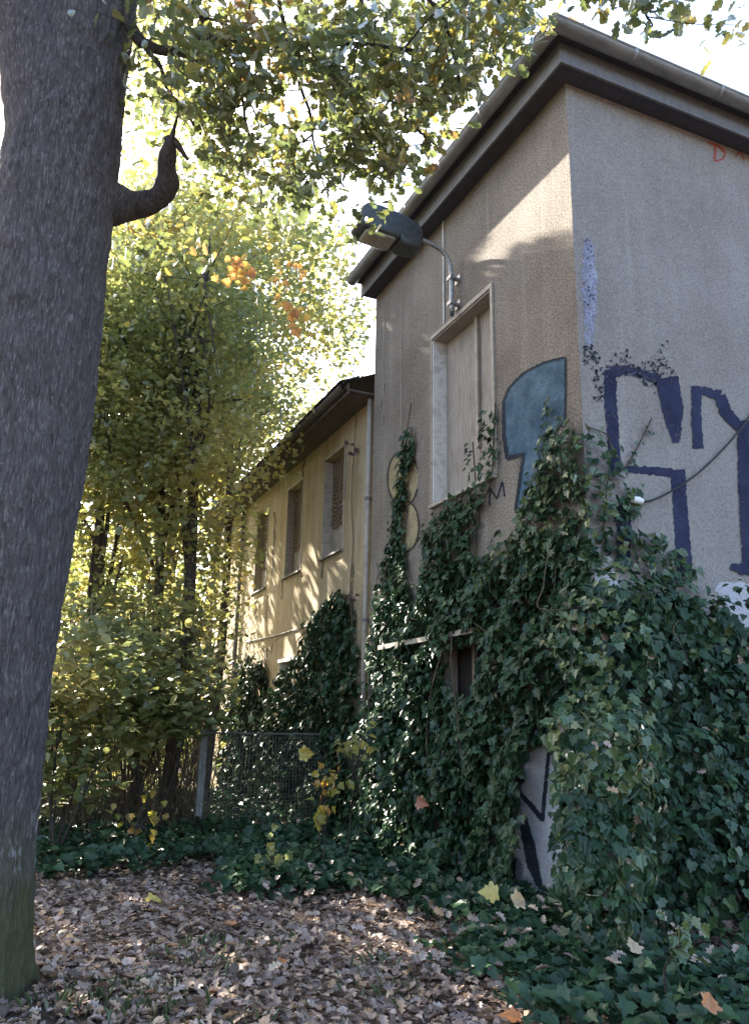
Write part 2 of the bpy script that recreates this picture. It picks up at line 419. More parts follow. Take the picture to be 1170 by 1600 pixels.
# shafts cut through the foliage so sun lands on chosen spots; leaves dropped there
HOLES = []
def hole(p, r): HOLES.append((np.asarray(p, float), r))
def sunlit(P, extra=.03):
    keep = np.ones(len(P), bool)
    for q, r in HOLES:
        d = P-q; a = d@SUN
        keep &= ~((np.linalg.norm(d-a[:, None]*SUN, axis=1) < r+extra) & (a > .25))
    return keep
def lit_band(P):
    """leaves that would shade the bright triangle under the tower's eave"""
    t = (XW-P[:, 0])/(-SUN[0]); Q = P-SUN*t[:, None]
    y, z = Q[:, 1], Q[:, 2]
    lo = 6.62+(y-5.9)*.32
    return ~((t > .2) & (y > 5.6) & (y < 7.55) & (z > lo) & (z < 8.6))
r2 = np.random.default_rng(5)
for i in range(46):   # grazing shafts on the wing
    hole((XG, r2.uniform(12.3, 15.6), r2.uniform(2.0, 4.7)), r2.uniform(.03, .095))
for i in range(16): hole((XG, r2.uniform(14.5, 19.5), r2.uniform(1.5, 5.2)), r2.uniform(.04, .09))
for px, py in [(640, 510), (660, 525), (668, 545), (605, 505), (760, 395), (775, 405), (590, 640), (758, 610), (720, 555), (735, 640), (598, 930), (640, 900), (655, 880)]:
    hole(lw(px, py), r2.uniform(.025, .05))
for i in range(75): hole(lw(r2.uniform(586, 655), r2.uniform(900, 1300))+np.array([-.12, 0, 0]), r2.uniform(.05, .12))
for i in range(70): hole(lw(r2.uniform(590, 705), r2.uniform(900, 1320))+np.array([-.3, 0, 0]), r2.uniform(.03, .09))
for i in range(26): hole(lw(r2.uniform(665, 775), r2.uniform(1310, 1440))+np.array([-.4, 0, 0]), r2.uniform(.04, .09))
for i in range(12): hole(gr(r2.uniform(500, 720), r2.uniform(1385, 1500)), r2.uniform(.04, .11))
for i in range(7): hole(gr(r2.uniform(720, 840), r2.uniform(1555, 1600)), r2.uniform(.06, .14))
for i in range(9): hole(gr(r2.uniform(60, 600), r2.uniform(1420, 1590)), r2.uniform(.03, .09))
for i in range(10): hole(gr(r2.uniform(380, 620), r2.uniform(1260, 1400))+np.array([0, 0, .2]), r2.uniform(.03, .08))
for i in range(30): hole(np.array([r2.uniform(-.2, 2.6), r2.uniform(10.6, 12.4), r2.uniform(.7, 3.2)]), r2.uniform(.08, .2))
for i in range(6): hole(gr(r2.uniform(540, 710), r2.uniform(1395, 1490)), r2.uniform(.10, .19))
for i in range(5): hole(gr(r2.uniform(120, 420), r2.uniform(1400, 1480)), r2.uniform(.06, .13))
def cull(P): return sunlit(P) & lit_band(P)

def inpoly(px, py, poly):
    poly = np.array(poly, float); n = len(poly); c = np.zeros(len(px), bool); j = n-1
    for i in range(n):
        xi, yi = poly[i]; xj, yj = poly[j]
        c ^= ((yi > py) != (yj > py)) & (px < (xj-xi)*(py-yi)/(yj-yi+1e-12)+xi); j = i
    return c
# ------------------------------------------------------------------ ground
def ground():
    xs = np.concatenate([[-300, -120, -50], np.linspace(-20, 20, 81), [50, 120, 300]]); ys = np.concatenate([[-300, -80], np.linspace(-10, 40, 101), [80, 160, 400]])
    X, Y = np.meshgrid(xs, ys); Z = .03*np.sin(X*1.3+.7)*np.cos(Y*.9)+.02*np.sin(X*2.9+Y*2.1)-.02
    V = np.c_[X.ravel(), Y.ravel(), Z.ravel()]; nx = len(xs)
    F = [(j*nx+i, j*nx+i+1, (j+1)*nx+i+1, (j+1)*nx+i) for j in range(len(ys)-1) for i in range(nx-1)]
    o = part('ground', V, F, M_SOIL, smooth=True); o['kind'] = 'structure'
ground()
def gz(x, y): return .03*np.sin(x*1.3+.7)*np.cos(y*.9)+.02*np.sin(x*2.9+y*2.1)-.02

# ------------------------------------------------------------------ buildings
def wall_grid(mb, ax, val, u0, u1, z0, z1, holes, depth, flip=False):
    """wall face in plane axis=val, u = the other horizontal axis; openings with reveals going 'depth' inward (+)"""
    us = sorted({u0, u1, *[h[0] for h in holes], *[h[1] for h in holes]}); zs = sorted({z0, z1, *[h[2] for h in holes], *[h[3] for h in holes]})
    def P(u, z, d=0): return (val+d, u, z) if ax == 0 else (u, val+d, z)
    for a, b in zip(us[:-1], us[1:]):
        for c, d in zip(zs[:-1], zs[1:]):
            if any(h[0] <= a and b <= h[1] and h[2] <= c and d <= h[3] for h in holes): continue
            mb.add([P(a, c), P(b, c), P(b, d), P(a, d)], [(0, 3, 2, 1) if ax == 0 else (0, 1, 2, 3)])
    for a, b, c, d in holes:
        for (p, q) in (((a, c), (a, d)), ((a, d), (b, d)), ((b, d), (b, c)), ((b, c), (a, c))):
            mb.add([P(*p), P(*q), P(*q, depth), P(*p, depth)], [(0, 1, 2, 3)])

def profile_sweep(mb, path, prof):
    """sweep (out, z) profile along a mitred plan polyline; path entries: (x, y, ox, oy) with offset direction already mitred"""
    k = len(prof); V = []
    for x, y, ox, oy in path:
        for o, z in prof: V.append((x+ox*o, y+oy*o, z))
    F = []
    for i in range(len(path)-1):
        for j in range(k-1): F.append((i*k+j, i*k+j+1, (i+1)*k+j+1, (i+1)*k+j))
    mb.add(V, F)

XE, YB = 13.0, YT
tower = thing('tower_house', 'tall grey rendered two-storey corner house with gutter, boarded window and graffiti', 'house', (XW, YC, 0))
WIN = (7.50, 9.00, 4.38, 6.74)
GWIN = (7.70, 8.70, 1.30, 2.52)
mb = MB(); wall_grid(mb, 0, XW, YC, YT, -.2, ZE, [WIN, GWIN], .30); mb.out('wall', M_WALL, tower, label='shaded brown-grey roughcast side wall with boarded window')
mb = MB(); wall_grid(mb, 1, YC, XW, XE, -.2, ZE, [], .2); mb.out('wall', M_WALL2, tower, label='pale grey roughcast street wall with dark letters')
mb = MB(); mb.add([(XW, YT, -.2), (XE, YT, -.2), (XE, YT, ZE), (XW, YT, ZE)], [(3, 2, 1, 0)]); mb.add([(XE, YC, -.2), (XE, YT, -.2), (XE, YT, ZE), (XE, YC, ZE)], [(0, 1, 2, 3)])
mb.out('wall', M_WALL, tower)
# eaves: path = near right end -> corner -> far left end.  offsets mitred
OV = .22
epath = [(XE, YC, 0, -1), (XW, YC, -1, -1), (XW, YT+.06, -1, 0)]
mb = MB(); profile_sweep(mb, epath, [(-.02, ZE), (OV, ZE)]); mb.out('soffit', M_SOFFIT, tower)
mb = MB(); profile_sweep(mb, epath, [(OV+.0, ZE-.03), (OV+.028, ZE-.03), (OV+.028, ZE+.23), (OV, ZE+.23), (OV, ZE-.03)]); 
b0 = len(mb.V)-5
mb.F.append(tuple(b0+i for i in range(4))); mb.out('fascia', M_FASCIA, tower)
mb = MB(); profile_sweep(mb, epath, [(OV+.03, ZE+.232), (OV+.24, ZE+.262)]); mb.out('eave_board', M_SOFFIT, tower)
GC, GRD = OV+.20, .088
gp = [(GC+GRD*math.cos(a), ZE+.235+GRD*math.sin(a)) for a in np.linspace(math.pi, 2*math.pi, 13)]
gp = gp+[(GC+GRD+.012, ZE+.243), (GC+GRD-.004, ZE+.25)]+[(GC+(GRD-.012)*math.cos(a), ZE+.235+(GRD-.012)*math.sin(a)) for a in np.linspace(2*math.pi, math.pi, 9)]
gut = MB(); profile_sweep(gut, epath, gp); gutter = gut.out('gutter', M_ZINC, tower, smooth=True)
# gutter end plate at the far left end
mb = MB(); gx = XW-GC
mb.add([(gx-GRD*math.cos(a), YT+.065, ZE+.235+GRD*math.sin(a)) for a in np.linspace(math.pi, 2*math.pi, 13)], [tuple(range(13))]); mb.add([(gx-GRD*math.cos(a), YT+.062, ZE+.235+GRD*math.sin(a)) for a in np.linspace(math.pi, 2*math.pi, 13)], [tuple(range(12, -1, -1))]); mb.out('end_cap', M_ZINC, gutter)
def collar(x, y, ox, oy, dx, dy, w=.035):
    pr = [(GC+(GRD+.007)*math.cos(a), ZE+.235+(GRD+.007)*math.sin(a)) for a in np.linspace(math.pi*.98, 2*math.pi*1.0, 13)]
    pth = [(x-dx*w, y-dy*w, ox, oy), (x+dx*w, y+dy*w, ox, oy)]
    m = MB(); m.V = []; profile_sweep(m, pth, pr); m.out('joint_collar', M_ZINC, gutter, smooth=True)
for xx in (5.32, 6.55, 7.10, 7.75, 8.9): collar(xx, YC, 0, -1, 1, 0, .02)
for yy in (6.9, 7.9, 8.9, 9.75, 10.4): collar(XW, yy, -1, 0, 0, 1, .012)
# roof: hip with a row of tile ends just above the gutter
e = OV+.16; zr = ZE+.26; rise = 1.5
mb = MB()
c = [(XW-e, YC-e), (XE+e, YC-e), (XE+e, YT+.06), (XW-e, YT+.06)]
V = [(x, y, zr) for x, y in c]+[(XW+2.3, (YC+YT)/2, zr+rise), (XE-2.3, (YC+YT)/2, zr+rise)]+[(x, y, zr-.05) for x, y in c]
mb.add(V, [(0, 1, 5, 4), (1, 2, 5), (2, 3, 4, 5), (3, 0, 4), (6, 7, 1, 0), (7, 8, 2, 1), (8, 9, 3, 2), (9, 6, 0, 3)])
roof = mb.out('roof', M_DARKROOF, tower)
for i in range(19):
    y = YC-e+.05+i*.27
    mb = MB(); mb.add([(XW-e-.05, y, zr-.005), (XW-e-.05, y+.25, zr-.005), (XW-e+.3, y+.25, zr+.17), (XW-e+.3, y, zr+.17), (XW-e-.05, y, zr+.018), (XW-e-.05, y+.25, zr+.018), (XW-e+.3, y+.25, zr+.195), (XW-e+.3, y, zr+.195)],
                     [(0, 1, 2, 3), (4, 7, 6, 5), (0, 4, 5, 1), (1, 5, 6, 2), (2, 6, 7, 3), (3, 7, 4, 0)]); mb.out('tile', M_DARKROOF, roof)
for i in range(30):
    x = XW-e+.05+i*.27
    mb = MB(); mb.add([(x, YC-e-.05, zr-.005), (x+.25, YC-e-.05, zr-.005), (x+.25, YC-e+.3, zr+.17), (x, YC-e+.3, zr+.17), (x, YC-e-.05, zr+.018), (x+.25, YC-e-.05, zr+.018), (x+.25, YC-e+.3, zr+.195), (x, YC-e+.3, zr+.195)],
                     [(0, 3, 2, 1), (4, 5, 6, 7), (0, 1, 5, 4), (1, 2, 6, 5), (2, 3, 7, 6), (3, 0, 4, 7)]); mb.out('tile', M_DARKROOF, roof)

# boarded window of the tower
y0, y1, z0, z1 = WIN
mb = MB(); mb.box((XW+.25, y0+.003, z0+.003), (XW+.29, y1-.003, z1-.003)); win = mb.out('window', M_DARK, tower)
w = .055
mb = MB()
mb.box((XW-.028, y0-w, z0), (XW+.012, y0-.002, z1)); mb.box((XW-.028, y1+.002, z0), (XW+.012, y1+.03, z1)); mb.box((XW-.030, y0-w, z1+.002), (XW+.012, y1+.03, z1+.06))
mb.out('frame', M_TRIM, win)
mb = MB(); mb.box((XW-.012, y1-.022, z0+.02), (XW+.248, y1-.004, z1-.02)); mb.out('reveal_board', M_WHITE, win)
mb = MB(); mb.box((XW-.012, y0+.01, z1-.022), (XW+.248, y1-.024, z1-.004)); mb.out('reveal_board', M_PLY, win)
mb = MB(); mb.box((XW-.06, y0-.04, z0-.045), (XW+.248, y1+.03, z0-.003)); mb.out('sill', M_TRIM, win)
ym = 8.13
for a, b, xo in ((ym+.004, y1-.024, .195), (y0+.41, ym-.004, .199), (y0+.004, y0+.404, .195)):
    mb = MB(); mb.box((XW+xo, a, z0+.004), (XW+xo+.02, b, z1-.026)); mb.out('plywood_board', M_PLY, win)
mb = MB(); mb.box((XW+.15, ym-.03, z0+.55), (XW+.19, ym+.03, z1-.03)); mb.out('batten', M_TRIM, win)
# ground floor opening under the ledge
y0, y1, z0, z1 = GWIN
mb = MB(); mb.box((XW+.17, y0+.003, z0+.003), (XW+.21, y1-.003, z1-.003)); gwin = mb.out('window', M_DARK, tower, label='dark ground floor window opening in the ivy')
for yy in (y0+.02, (y0+y1)/2-.02, y1-.06):
    mb = MB(); mb.box((XW+.10, yy, z0+.01), (XW+.14, yy+.05, z1-.01)); mb.out('mullion', M_BROWNWOOD, gwin)
mb = MB(); mb.box((XW-.20, 7.72, 2.60), (XW+.01, 10.25, 2.66)); mb.out('ledge', M_TRIM, tower)
# conduit: thin white pipe running up from the window
mb = MB(); q0 = lw(694, 430); q1 = lw(695, 520); mb.tube([(XW-.015, q0[1], ZE-.01), (XW-.015, q1[1], 6.82)], .013, 8); mb.out('conduit', M_WHITE, tower)
for px in (600, 628): 
    q = lw(px, 600); mb = MB(); mb.tube([(XW-.008, q[1]+.02, 8.1), (XW-.008, q[1], 6.6), (XW-.008, q[1]+.01, 5.2)], .008, 6); mb.out('wall_wire', M_TRIM, tower)

# ---- graffiti: paint films a few millimetres proud of the render
def film(face, polys, mat, parent, off, name='graffiti', label=None):
    if name == 'graffiti':                      # neighbouring quads of one stroke share edges; each stroke is its own part
        runs = []
        for P in polys:
            if runs and len(P) == 4 and len(runs[-1][-1]) == 4 and runs[-1][-1][1] == P[0]: runs[-1].append(P)
            else: runs.append([P])
        for q_, R_ in enumerate(runs): film(face, R_, mat, parent, off+.0011*q_, 'graffiti_stroke', label)
        return
    weld = name == 'graffiti_stroke'
    m = MB()
    for P in polys:
        Q = [face(px, py) for px, py in P]
        if face is rw: Q = [(q[0], YC-off, q[2]) for q in Q]
        elif face is lw: Q = [(XW-off, q[1], q[2]) for q in Q]
        else: Q = [(XG-off, q[1], q[2]) for q in Q]
        if weld and m.V: b = len(m.V); m.V += [tuple(Q[1]), tuple(Q[2])]; m.F.append((pa, b, b+1, pb)); pa, pb = b, b+1
        else:
            m.add(Q, [tuple(range(len(Q)))]); pa, pb = 1, 2
    return m.out(name, mat, parent, label=label, kind=None if weld else 'stuff')
def stroke(pts, w, jit=1.0, seed=0, n=None, grow=1.0):
    """ragged brush stroke: pixel polyline to quads"""
    r = np.random.default_rng(seed+int(pts[0][0]*7+pts[0][1]))
    P = np.array(pts, float); seg = np.linalg.norm(np.diff(P, axis=0), axis=1); L = seg.sum()
    n = n or max(4, int(L/2.6)); cum = np.r_[0, np.cumsum(seg)]
    s = np.linspace(0, L, n); C = np.c_[np.interp(s, cum, P[:, 0]), np.interp(s, cum, P[:, 1])]
    T = np.gradient(C, axis=0); T /= np.linalg.norm(T, axis=1, keepdims=True)+1e-9; N = np.c_[-T[:, 1], T[:, 0]]
    W = (np.interp(s, cum, w) if not np.isscalar(w) else np.full(n, w))/2*grow
    a = C+N*(W+r.normal(0, jit*.55, n))[:, None]; b = C-N*(W+r.normal(0, jit*.55, n))[:, None]
    return [[tuple(a[i]), tuple(a[i+1]), tuple(b[i+1]), tuple(b[i])] for i in range(n-1)]
navy = (stroke([(953, 578), (953, 620), (958, 690), (962, 738)], [15, 16, 15, 14], 1.3, grow=1.25)+stroke([(974, 733), (1010, 735), (1050, 739)], [8, 10, 11], 1.3, grow=1.25)
        + stroke([(1058, 734), (1062, 790), (1066, 850), (1070, 900)], [19, 18, 19, 20], 1.3, grow=1.25)+stroke([(973, 790), (974, 830), (973, 876)], [18, 17, 17], 1.3, grow=1.25)
        + stroke([(1041, 590), (1050, 640), (1056, 692)], [28, 27, 9], 1.3, grow=1.25)
        + stroke([(1087, 603), (1087, 650), (1090, 701)], [13, 12, 13], 1.3, grow=1.25)+stroke([(1080, 608), (1100, 611), (1124, 619)], [8, 10, 14], 1.3, grow=1.25)
        + stroke([(1124, 618), (1131, 642), (1150, 664), (1180, 668)], [14, 15, 13, 16], 1.3, grow=1.25)+stroke([(1160, 672), (1161, 760), (1167, 890)], [14, 14, 13], 1.3, grow=1.25)
        + stroke([(1140, 885), (1158, 889), (1185, 896)], [8, 13, 14], 1.3, grow=1.25))
film(rw, navy, M_SPRAY_NAVY, tower, .004, label='navy spray-painted block letters on the street wall')
worn = stroke([(947, 582), (975, 578), (1000, 584), (1030, 594)], [22, 14, 12, 20], 2)
rr = np.random.default_rng(3)
dots = []
for cx_, cy_, sx, sy, k in [(1028, 568, 7, 14, 55), (972, 562, 8, 8, 26), (933, 590, 5, 22, 40), (918, 552, 6, 8, 22), (985, 578, 18, 6, 30), (938, 618, 3, 12, 14), (1010, 580, 22, 5, 26), (1015, 600, 6, 6, 12)]:
    for _ in range(k):
        a, b = rr.normal(cx_, sx), rr.normal(cy_, sy); s = rr.uniform(.9, 3.0)
        th = np.sort(rr.uniform(0, 2*np.pi, 5)); dots.append([(a+s*math.cos(q), b+s*math.sin(q)*1.2) for q in th])
film(rw, worn, M_SPRAY_WORN, tower, .007, label='worn top bar of the navy letters')
film(rw, dots, M_SPRAY_DARK, tower, .010, name='paint_speck')
film(rw, stroke([(918, 372), (920, 430), (921, 480), (920, 545)], [14, 22, 22, 10], 3), M_SPRAY_LIL, tower, .004, name='flaked_paint')
cs = []
for _ in range(60):
    a, b = rr.normal(918, 4), rr.uniform(372, 485); s = rr.uniform(.5, 1.6); th = np.sort(rr.uniform(0, 2*np.pi, 5)); cs.append([(a+s*math.cos(q), b+1.4*s*math.sin(q)) for q in th])
film(rw, cs, M_SPRAY_DARK, tower, .008, name='paint_speck')
film(rw, stroke([(1106, 222), (1122, 228), (1133, 238), (1130, 247), (1118, 252)], [4.5, 4, 4, 3.5, 3], .4)+stroke([(1117, 228), (1116, 252)], 4, .4)+stroke([(1148, 244), (1156, 236), (1162, 250)], 3, .4), M_SPRAY_RED, tower, .004, label='small red letters under the eave')
film(rw, stroke([(1128, 285), (1116, 296), (1120, 312), (1132, 316)], 3.5, 1)+stroke([(1146, 290), (1140, 320), (1156, 325)], 3.5, 1)+stroke([(1141, 305), (1154, 303)], 3, 1)+stroke([(1124, 320), (1150, 345), (1165, 335)], 6, 2), M_SPRAY_FAINT, tower, .004, label='faint washed-out letters under the red ones')
film(rw, stroke([(940, 850), (945, 900), (955, 950)], [16, 34, 40], 3)+stroke([(1120, 915), (1150, 930), (1185, 960)], [14, 46, 60], 3), M_SPRAY_WHITE, tower, .003, name='pale_paint_patch')
# blue arrow shape on the side wall
arrow = [(787, 628), (795, 607), (818, 583), (850, 566), (884, 558), (884, 610), (883, 657), (866, 676), (856, 712), (842, 770), (826, 792), (806, 797), (812, 755), (819, 711), (808, 713), (793, 717), (788, 680)]
film(lw, [arrow], M_SPRAY_TEAL, tower, .004, label='steel blue spray-painted arrow shape on the side wall')
film(lw, stroke(arrow[:1]+[(787, 628), (788, 680), (793, 717)], [5, 5, 6, 7], .6)+stroke([(787, 628), (795, 607), (818, 583), (850, 566), (884, 558)], 3.2, .5)+stroke([(884, 558), (884, 610), (883, 657), (868, 674)], 3, .5)+stroke([(793, 716), (819, 709), (812, 755), (806, 797), (826, 792), (840, 772)], [7, 5, 4, 5, 6, 5], .6), M_SPRAY_DARK, tower, .007, label='dark outline of the blue arrow shape')
film(lw, stroke([(765, 790), (766, 763), (777, 780), (785, 752), (789, 776)], 3, .4)+stroke([(757, 772), (745, 780), (748, 798)], 3, .4), M_SPRAY_DARK, tower, .004, label='dark letter M by the window corner')
M_CRACK = spray_mat('crack_stain', (.05, .042, .036), (.08, .066, .054), .38)
M_STAIN = spray_mat('runoff_stain', (.10, .085, .065), (.15, .125, .095), .50)
def crackline(x0, y0, x1, y1, n, amp, r=np.random.default_rng(14)):
    t_ = np.linspace(0, 1, n); return [(x0+(x1-x0)*q+r.normal(0, amp), y0+(y1-y0)*q) for q in t_]
for c_ in ((601, 600, 597, 690, 9, 1.0), (590, 880, 586, 990, 9, 1.0)):
    film(lw, stroke(crackline(*c_), [1.4]*c_[4], .3), M_CRACK, tower, .0022, name='crack')
def loop(cx_, cy_, rx, ry, a0=0, a1=360, n=22): return [(cx_+rx*math.cos(math.radians(a)), cy_+ry*math.sin(math.radians(a))) for a in np.linspace(a0, a1, n)]
film(lw, [loop(630, 748, 23, 42)[:-1], loop(634, 822, 20, 38)[:-1]], M_SPRAY_YEL, tower, .003, name='graffiti', label='cream fill of the looped figure eight')
film(lw, stroke(loop(630, 748, 24, 44, 20, 340), 2.6, .4)+stroke(loop(634, 822, 21, 40, -80, 200), 2.6, .4), M_SPRAY_LINE, tower, .006, label='looped figure eight outline beside the window')
film(lw, [[(798, 1390), (800, 1340), (822, 1180), (872, 1150), (884, 1400)]], M_SPRAY_WHITE, tower, .003, name='pale_paint_patch')
film(lw, [[(797, 1392), (800, 1330), (812, 1280), (832, 1270), (846, 1390)]], M_SPRAY_PALE, tower, .0045, name='pale_paint_patch')
film(lw, stroke([(813, 1240), (830, 1258), (848, 1280)], [7, 8, 9], .6)+stroke([(848, 1284), (851, 1250), (857, 1190), (860, 1160)], 6, .6)+stroke([(817, 1275), (832, 1320), (846, 1390)], [12, 9, 7], .6)+stroke([(806, 1205), (816, 1225)], 14, .6)+stroke([(815, 1290), (830, 1350), (842, 1385)], [4, 13, 5], .8), M_SPRAY_DARK, tower, .007, label='dark angular marks low on the corner')

# ---- lower wing
wing = thing('wing_house', 'lower ochre rendered wing with tall shuttered windows behind the corner house', 'house', (XG, YT, 0))
WH = [(12.42, 13.42, 4.46, 6.30), (14.62, 15.60, 4.46, 6.30), (16.95, 17.9, 4.46, 6.30)]
GH = [(14.6, 15.6, 1.05, 2.75)]
mb = MB(); wall_grid(mb, 0, XG, YT, YGE, -.2, ZG, WH+GH, .26); mb.add([(XG, YGE, -.2), (XE, YGE, -.2), (XE, YGE, ZG), (XG, YGE, ZG)], [(3, 2, 1, 0)]); mb.out('wall', M_WING, wing)
for (a, b, c, d) in WH:
    m = MB(); m.box((XG+.20, a+.003, c+.003), (XG+.24, b-.003, d-.003)); wn_ = m.out('window', M_BROWNWOOD, wing)
    m = MB(); m.box((XG-.01, b-.022, c+.01), (XG+.198, b-.004, d-.01)); m.box((XG-.012, a-.05, d+.002), (XG+.01, b+.03, d+.04)); m.box((XG-.012, a-.045, c), (XG+.01, a-.002, d)); m.out('frame', M_TRIM, wn_)
    m = MB(); m.box((XG-.06, a-.04, c-.04), (XG+.198, b+.03, c-.003)); m.out('sill', M_FASCIA, wn_)
    m = MB(); m.box((XG+.155, a+.004, c+.004), (XG+.18, b-.026, c+.52)); m.out('lower_panel', M_PLY, wn_)
    k = 0; zz = c+.53
    while zz < d-.06:            # slanted slats of the shutter
        for s in range(4):
            ya = a+.01+s*(b-a-.04)/4; yb = ya+(b-a-.04)/4-.012; sl_ = .07 if s % 2 else -.07
            m = MB(); x0_, x1_ = XG+.15, XG+.172
            m.add([(x0_, ya, zz), (x0_, yb, zz+sl_), (x0_, yb, zz+sl_+.05), (x0_, ya, zz+.05), (x1_, ya, zz), (x1_, yb, zz+sl_), (x1_, yb, zz+sl_+.05), (x1_, ya, zz+.05)], [(0, 3, 2, 1), (4, 5, 6, 7), (0, 1, 5, 4), (1, 2, 6, 5), (2, 3, 7, 6), (3, 0, 4, 7)])
            m.out('slat', M_BROWNWOOD, wn_)
        zz += .078
a, b, c, d = GH[0]
m = MB(); m.box((XG+.2, a+.003, c+.003), (XG+.24, b-.003, d-.003)); wg = m.out('window', M_DARK, wing, label='low white framed ground floor window')
m = MB(); m.box((XG-.02, b-.03, c), (XG+.198, b-.004, d-.002)); m.box((XG+.10, a+.01, c+.003), (XG+.14, a+.07, d-.01)); m.box((XG+.10, (a+b)/2-.03, c+.003), (XG+.14, (a+b)/2+.03, d-.01)); m.out('frame', M_WHITE, wg)
m = MB(); m.box((XG-.05, a-.05, d+.003), (XG+.02, b+.05, d+.07)); m.out('lintel', M_WHITE, wg)
m = MB(); m.box((XG+.15, a+.08, c+.4), (XG+.17, b-.05, d-.02)); m.out('curtain', M_SPRAY_YEL, wg)
m = MB(); m.box((XG-.48, YT+.07, ZG), (XG+.02, YGE, ZG+.03)); m.out('soffit', M_WINGEAVE, wing)
m = MB(); m.box((XG-.51, YT+.07, ZG-.06), (XG-.483, YGE, ZG+.12)); m.out('fascia', M_WINGEAVE, wing)
m = MB(); prof = [(.57+.08*math.cos(q), ZG+.07+.08*math.sin(q)) for q in np.linspace(math.pi, 2*math.pi, 9)]+[(.57+.068*math.cos(q), ZG+.07+.068*math.sin(q)) for q in np.linspace(2*math.pi, math.pi, 7)]
profile_sweep(m, [(XG, YT+.07, -1, 0), (XG, YGE, -1, 0)], prof); wgut = m.out('gutter', M_WINGEAVE, wing)
m = MB(); m.add([(XG-.58, YT+.06, ZG+.14), (XG-.58, YGE+.3, ZG+.14), (XG+3.4, YGE+.3, ZG+1.9), (XG+3.4, YT+.06, ZG+1.9), (XG-.58, YT+.06, ZG+.10), (XG-.58, YGE+.3, ZG+.10), (XE, YGE+.3, ZG+.2), (XE, YT+.06, ZG+.2)], [(0, 3, 2, 1), (4, 5, 1, 0), (2, 3, 7, 6)]); wroof = m.out('roof', M_DARKROOF, wing)
for i in range(38):
    y = YT+.1+i*.28; j = rr.uniform(-.012, .012)
    m = MB(); m.add([(XG-.64, y, ZG+.125+j), (XG-.64, y+.26, ZG+.125), (XG-.3, y+.26, ZG+.275), (XG-.3, y, ZG+.275), (XG-.64, y, ZG+.15+j), (XG-.64, y+.26, ZG+.15), (XG-.3, y+.26, ZG+.30), (XG-.3, y, ZG+.30)], [(0, 1, 2, 3), (4, 7, 6, 5), (0, 4, 5, 1), (1, 5, 6, 2), (2, 6, 7, 3), (3, 7, 4, 0)]); m.out('tile', M_DARKROOF, wroof)
for yy, rad, mt in ((YT+.20, .04, M_TRIM), (19.0, .05, M_FASCIA)):
    m = MB(); m.tube([(XG-.07, yy, ZG-.02), (XG-.07, yy, .02)], rad, 10); dp = m.out('downpipe', mt, wing, smooth=True)
    for z in (1.2, 3.1, 5.0):
        m = MB(); m.tube([(XG-.07, yy, z), (XG-.07, yy, z+.05)], rad+.012, 10); m.box((XG-.03, yy-.015, z+.01), (XG+.01, yy+.015, z+.04)); m.out('clamp', M_FASCIA, dp)
film(gw, stroke([(412, 1008), (414, 1030)], 1.6, .3)+stroke([(417, 1028), (417, 1012), (423, 1020), (427, 1006)], 1.5, .3), M_SPRAY_LINE, wing, .004, label='small dark scrawl low on the ochre wall')
for c_, w_ in (((442, 905, 440, 938, 5, .4), 3), ((418, 930, 416, 972, 6, .5), 3), ((505, 876, 503, 905, 5, .4), 4), ((478, 700, 470, 760, 8, 1.0), 1.6), ((540, 690, 534, 800, 8, 1.0), 5), ((430, 800, 426, 900, 8, 1.0), 4), ((552, 880, 548, 990, 8, .8), 4)):
    film(gw, stroke(crackline(*c_), [w_]*c_[4], .5), M_STAIN if w_ > 2.5 else M_CRACK, wing, .0025, name='stain')
m = MB(); A = gw(384, 1004); Bq = gw(500, 972); m.tube([(XG-.02, A[1], A[2]), (XG-.02, (A[1]+Bq[1])/2, (A[2]+Bq[2])/2-.04), (XG-.02, Bq[1], Bq[2])], .013, 6)
tag(m.out('wall_cable', M_CABLE), 'thin dark cable running level across the ochre wing wall', 'cable')

# ---- wall lamp
lamp = thing('wall_lamp', 'old dark street lamp on a curved pipe bracket above the boarded window', 'lamp', (XW, 8.3, 6.9))
P = smoothline([(XW-.10, 8.3, 6.80), (XW-.10, 8.3, 7.2), (XW-.11, 8.3, 7.42), (XW-.20, 8.3, 7.62), (XW-.36, 8.3, 7.71), (XW-.66, 8.3, 7.75)], 26)
m = MB(); m.tube(P, .032, 12); m.out('arm', M_GALV, lamp, smooth=True)
for z in (6.90, 7.27):
    m = MB(); m.box((XW-.145, 8.245, z), (XW-.055, 8.355, z+.05)); m.box((XW-.06, 8.275, z+.008), (XW+.005, 8.325, z+.042)); m.box((XW-.012, 8.235, z-.03), (XW+.003, 8.365, z+.08)); m.out('bracket', M_GALV, lamp)
m = MB(); m.tube([(XW-.10, 8.3, 6.80), (XW-.10, 8.3, 6.765), (XW-.085, 8.29, 6.73)], [.036, .03, .008], 10); m.out('end_cap', M_HOUSING, lamp)
def loft(sections, name, mat, parent, smooth=True, capped=True):
    k = len(sections[0]); V = [p for s in sections for p in s]
    F = [(i*k+j, i*k+(j+1) % k, (i+1)*k+(j+1) % k, (i+1)*k+j) for i in range(len(sections)-1) for j in range(k)]
    if capped: F += [tuple(range(k-1, -1, -1)), tuple((len(sections)-1)*k+j for j in range(k))]
    o = part(name, V, F, mat, parent, smooth=smooth); return o
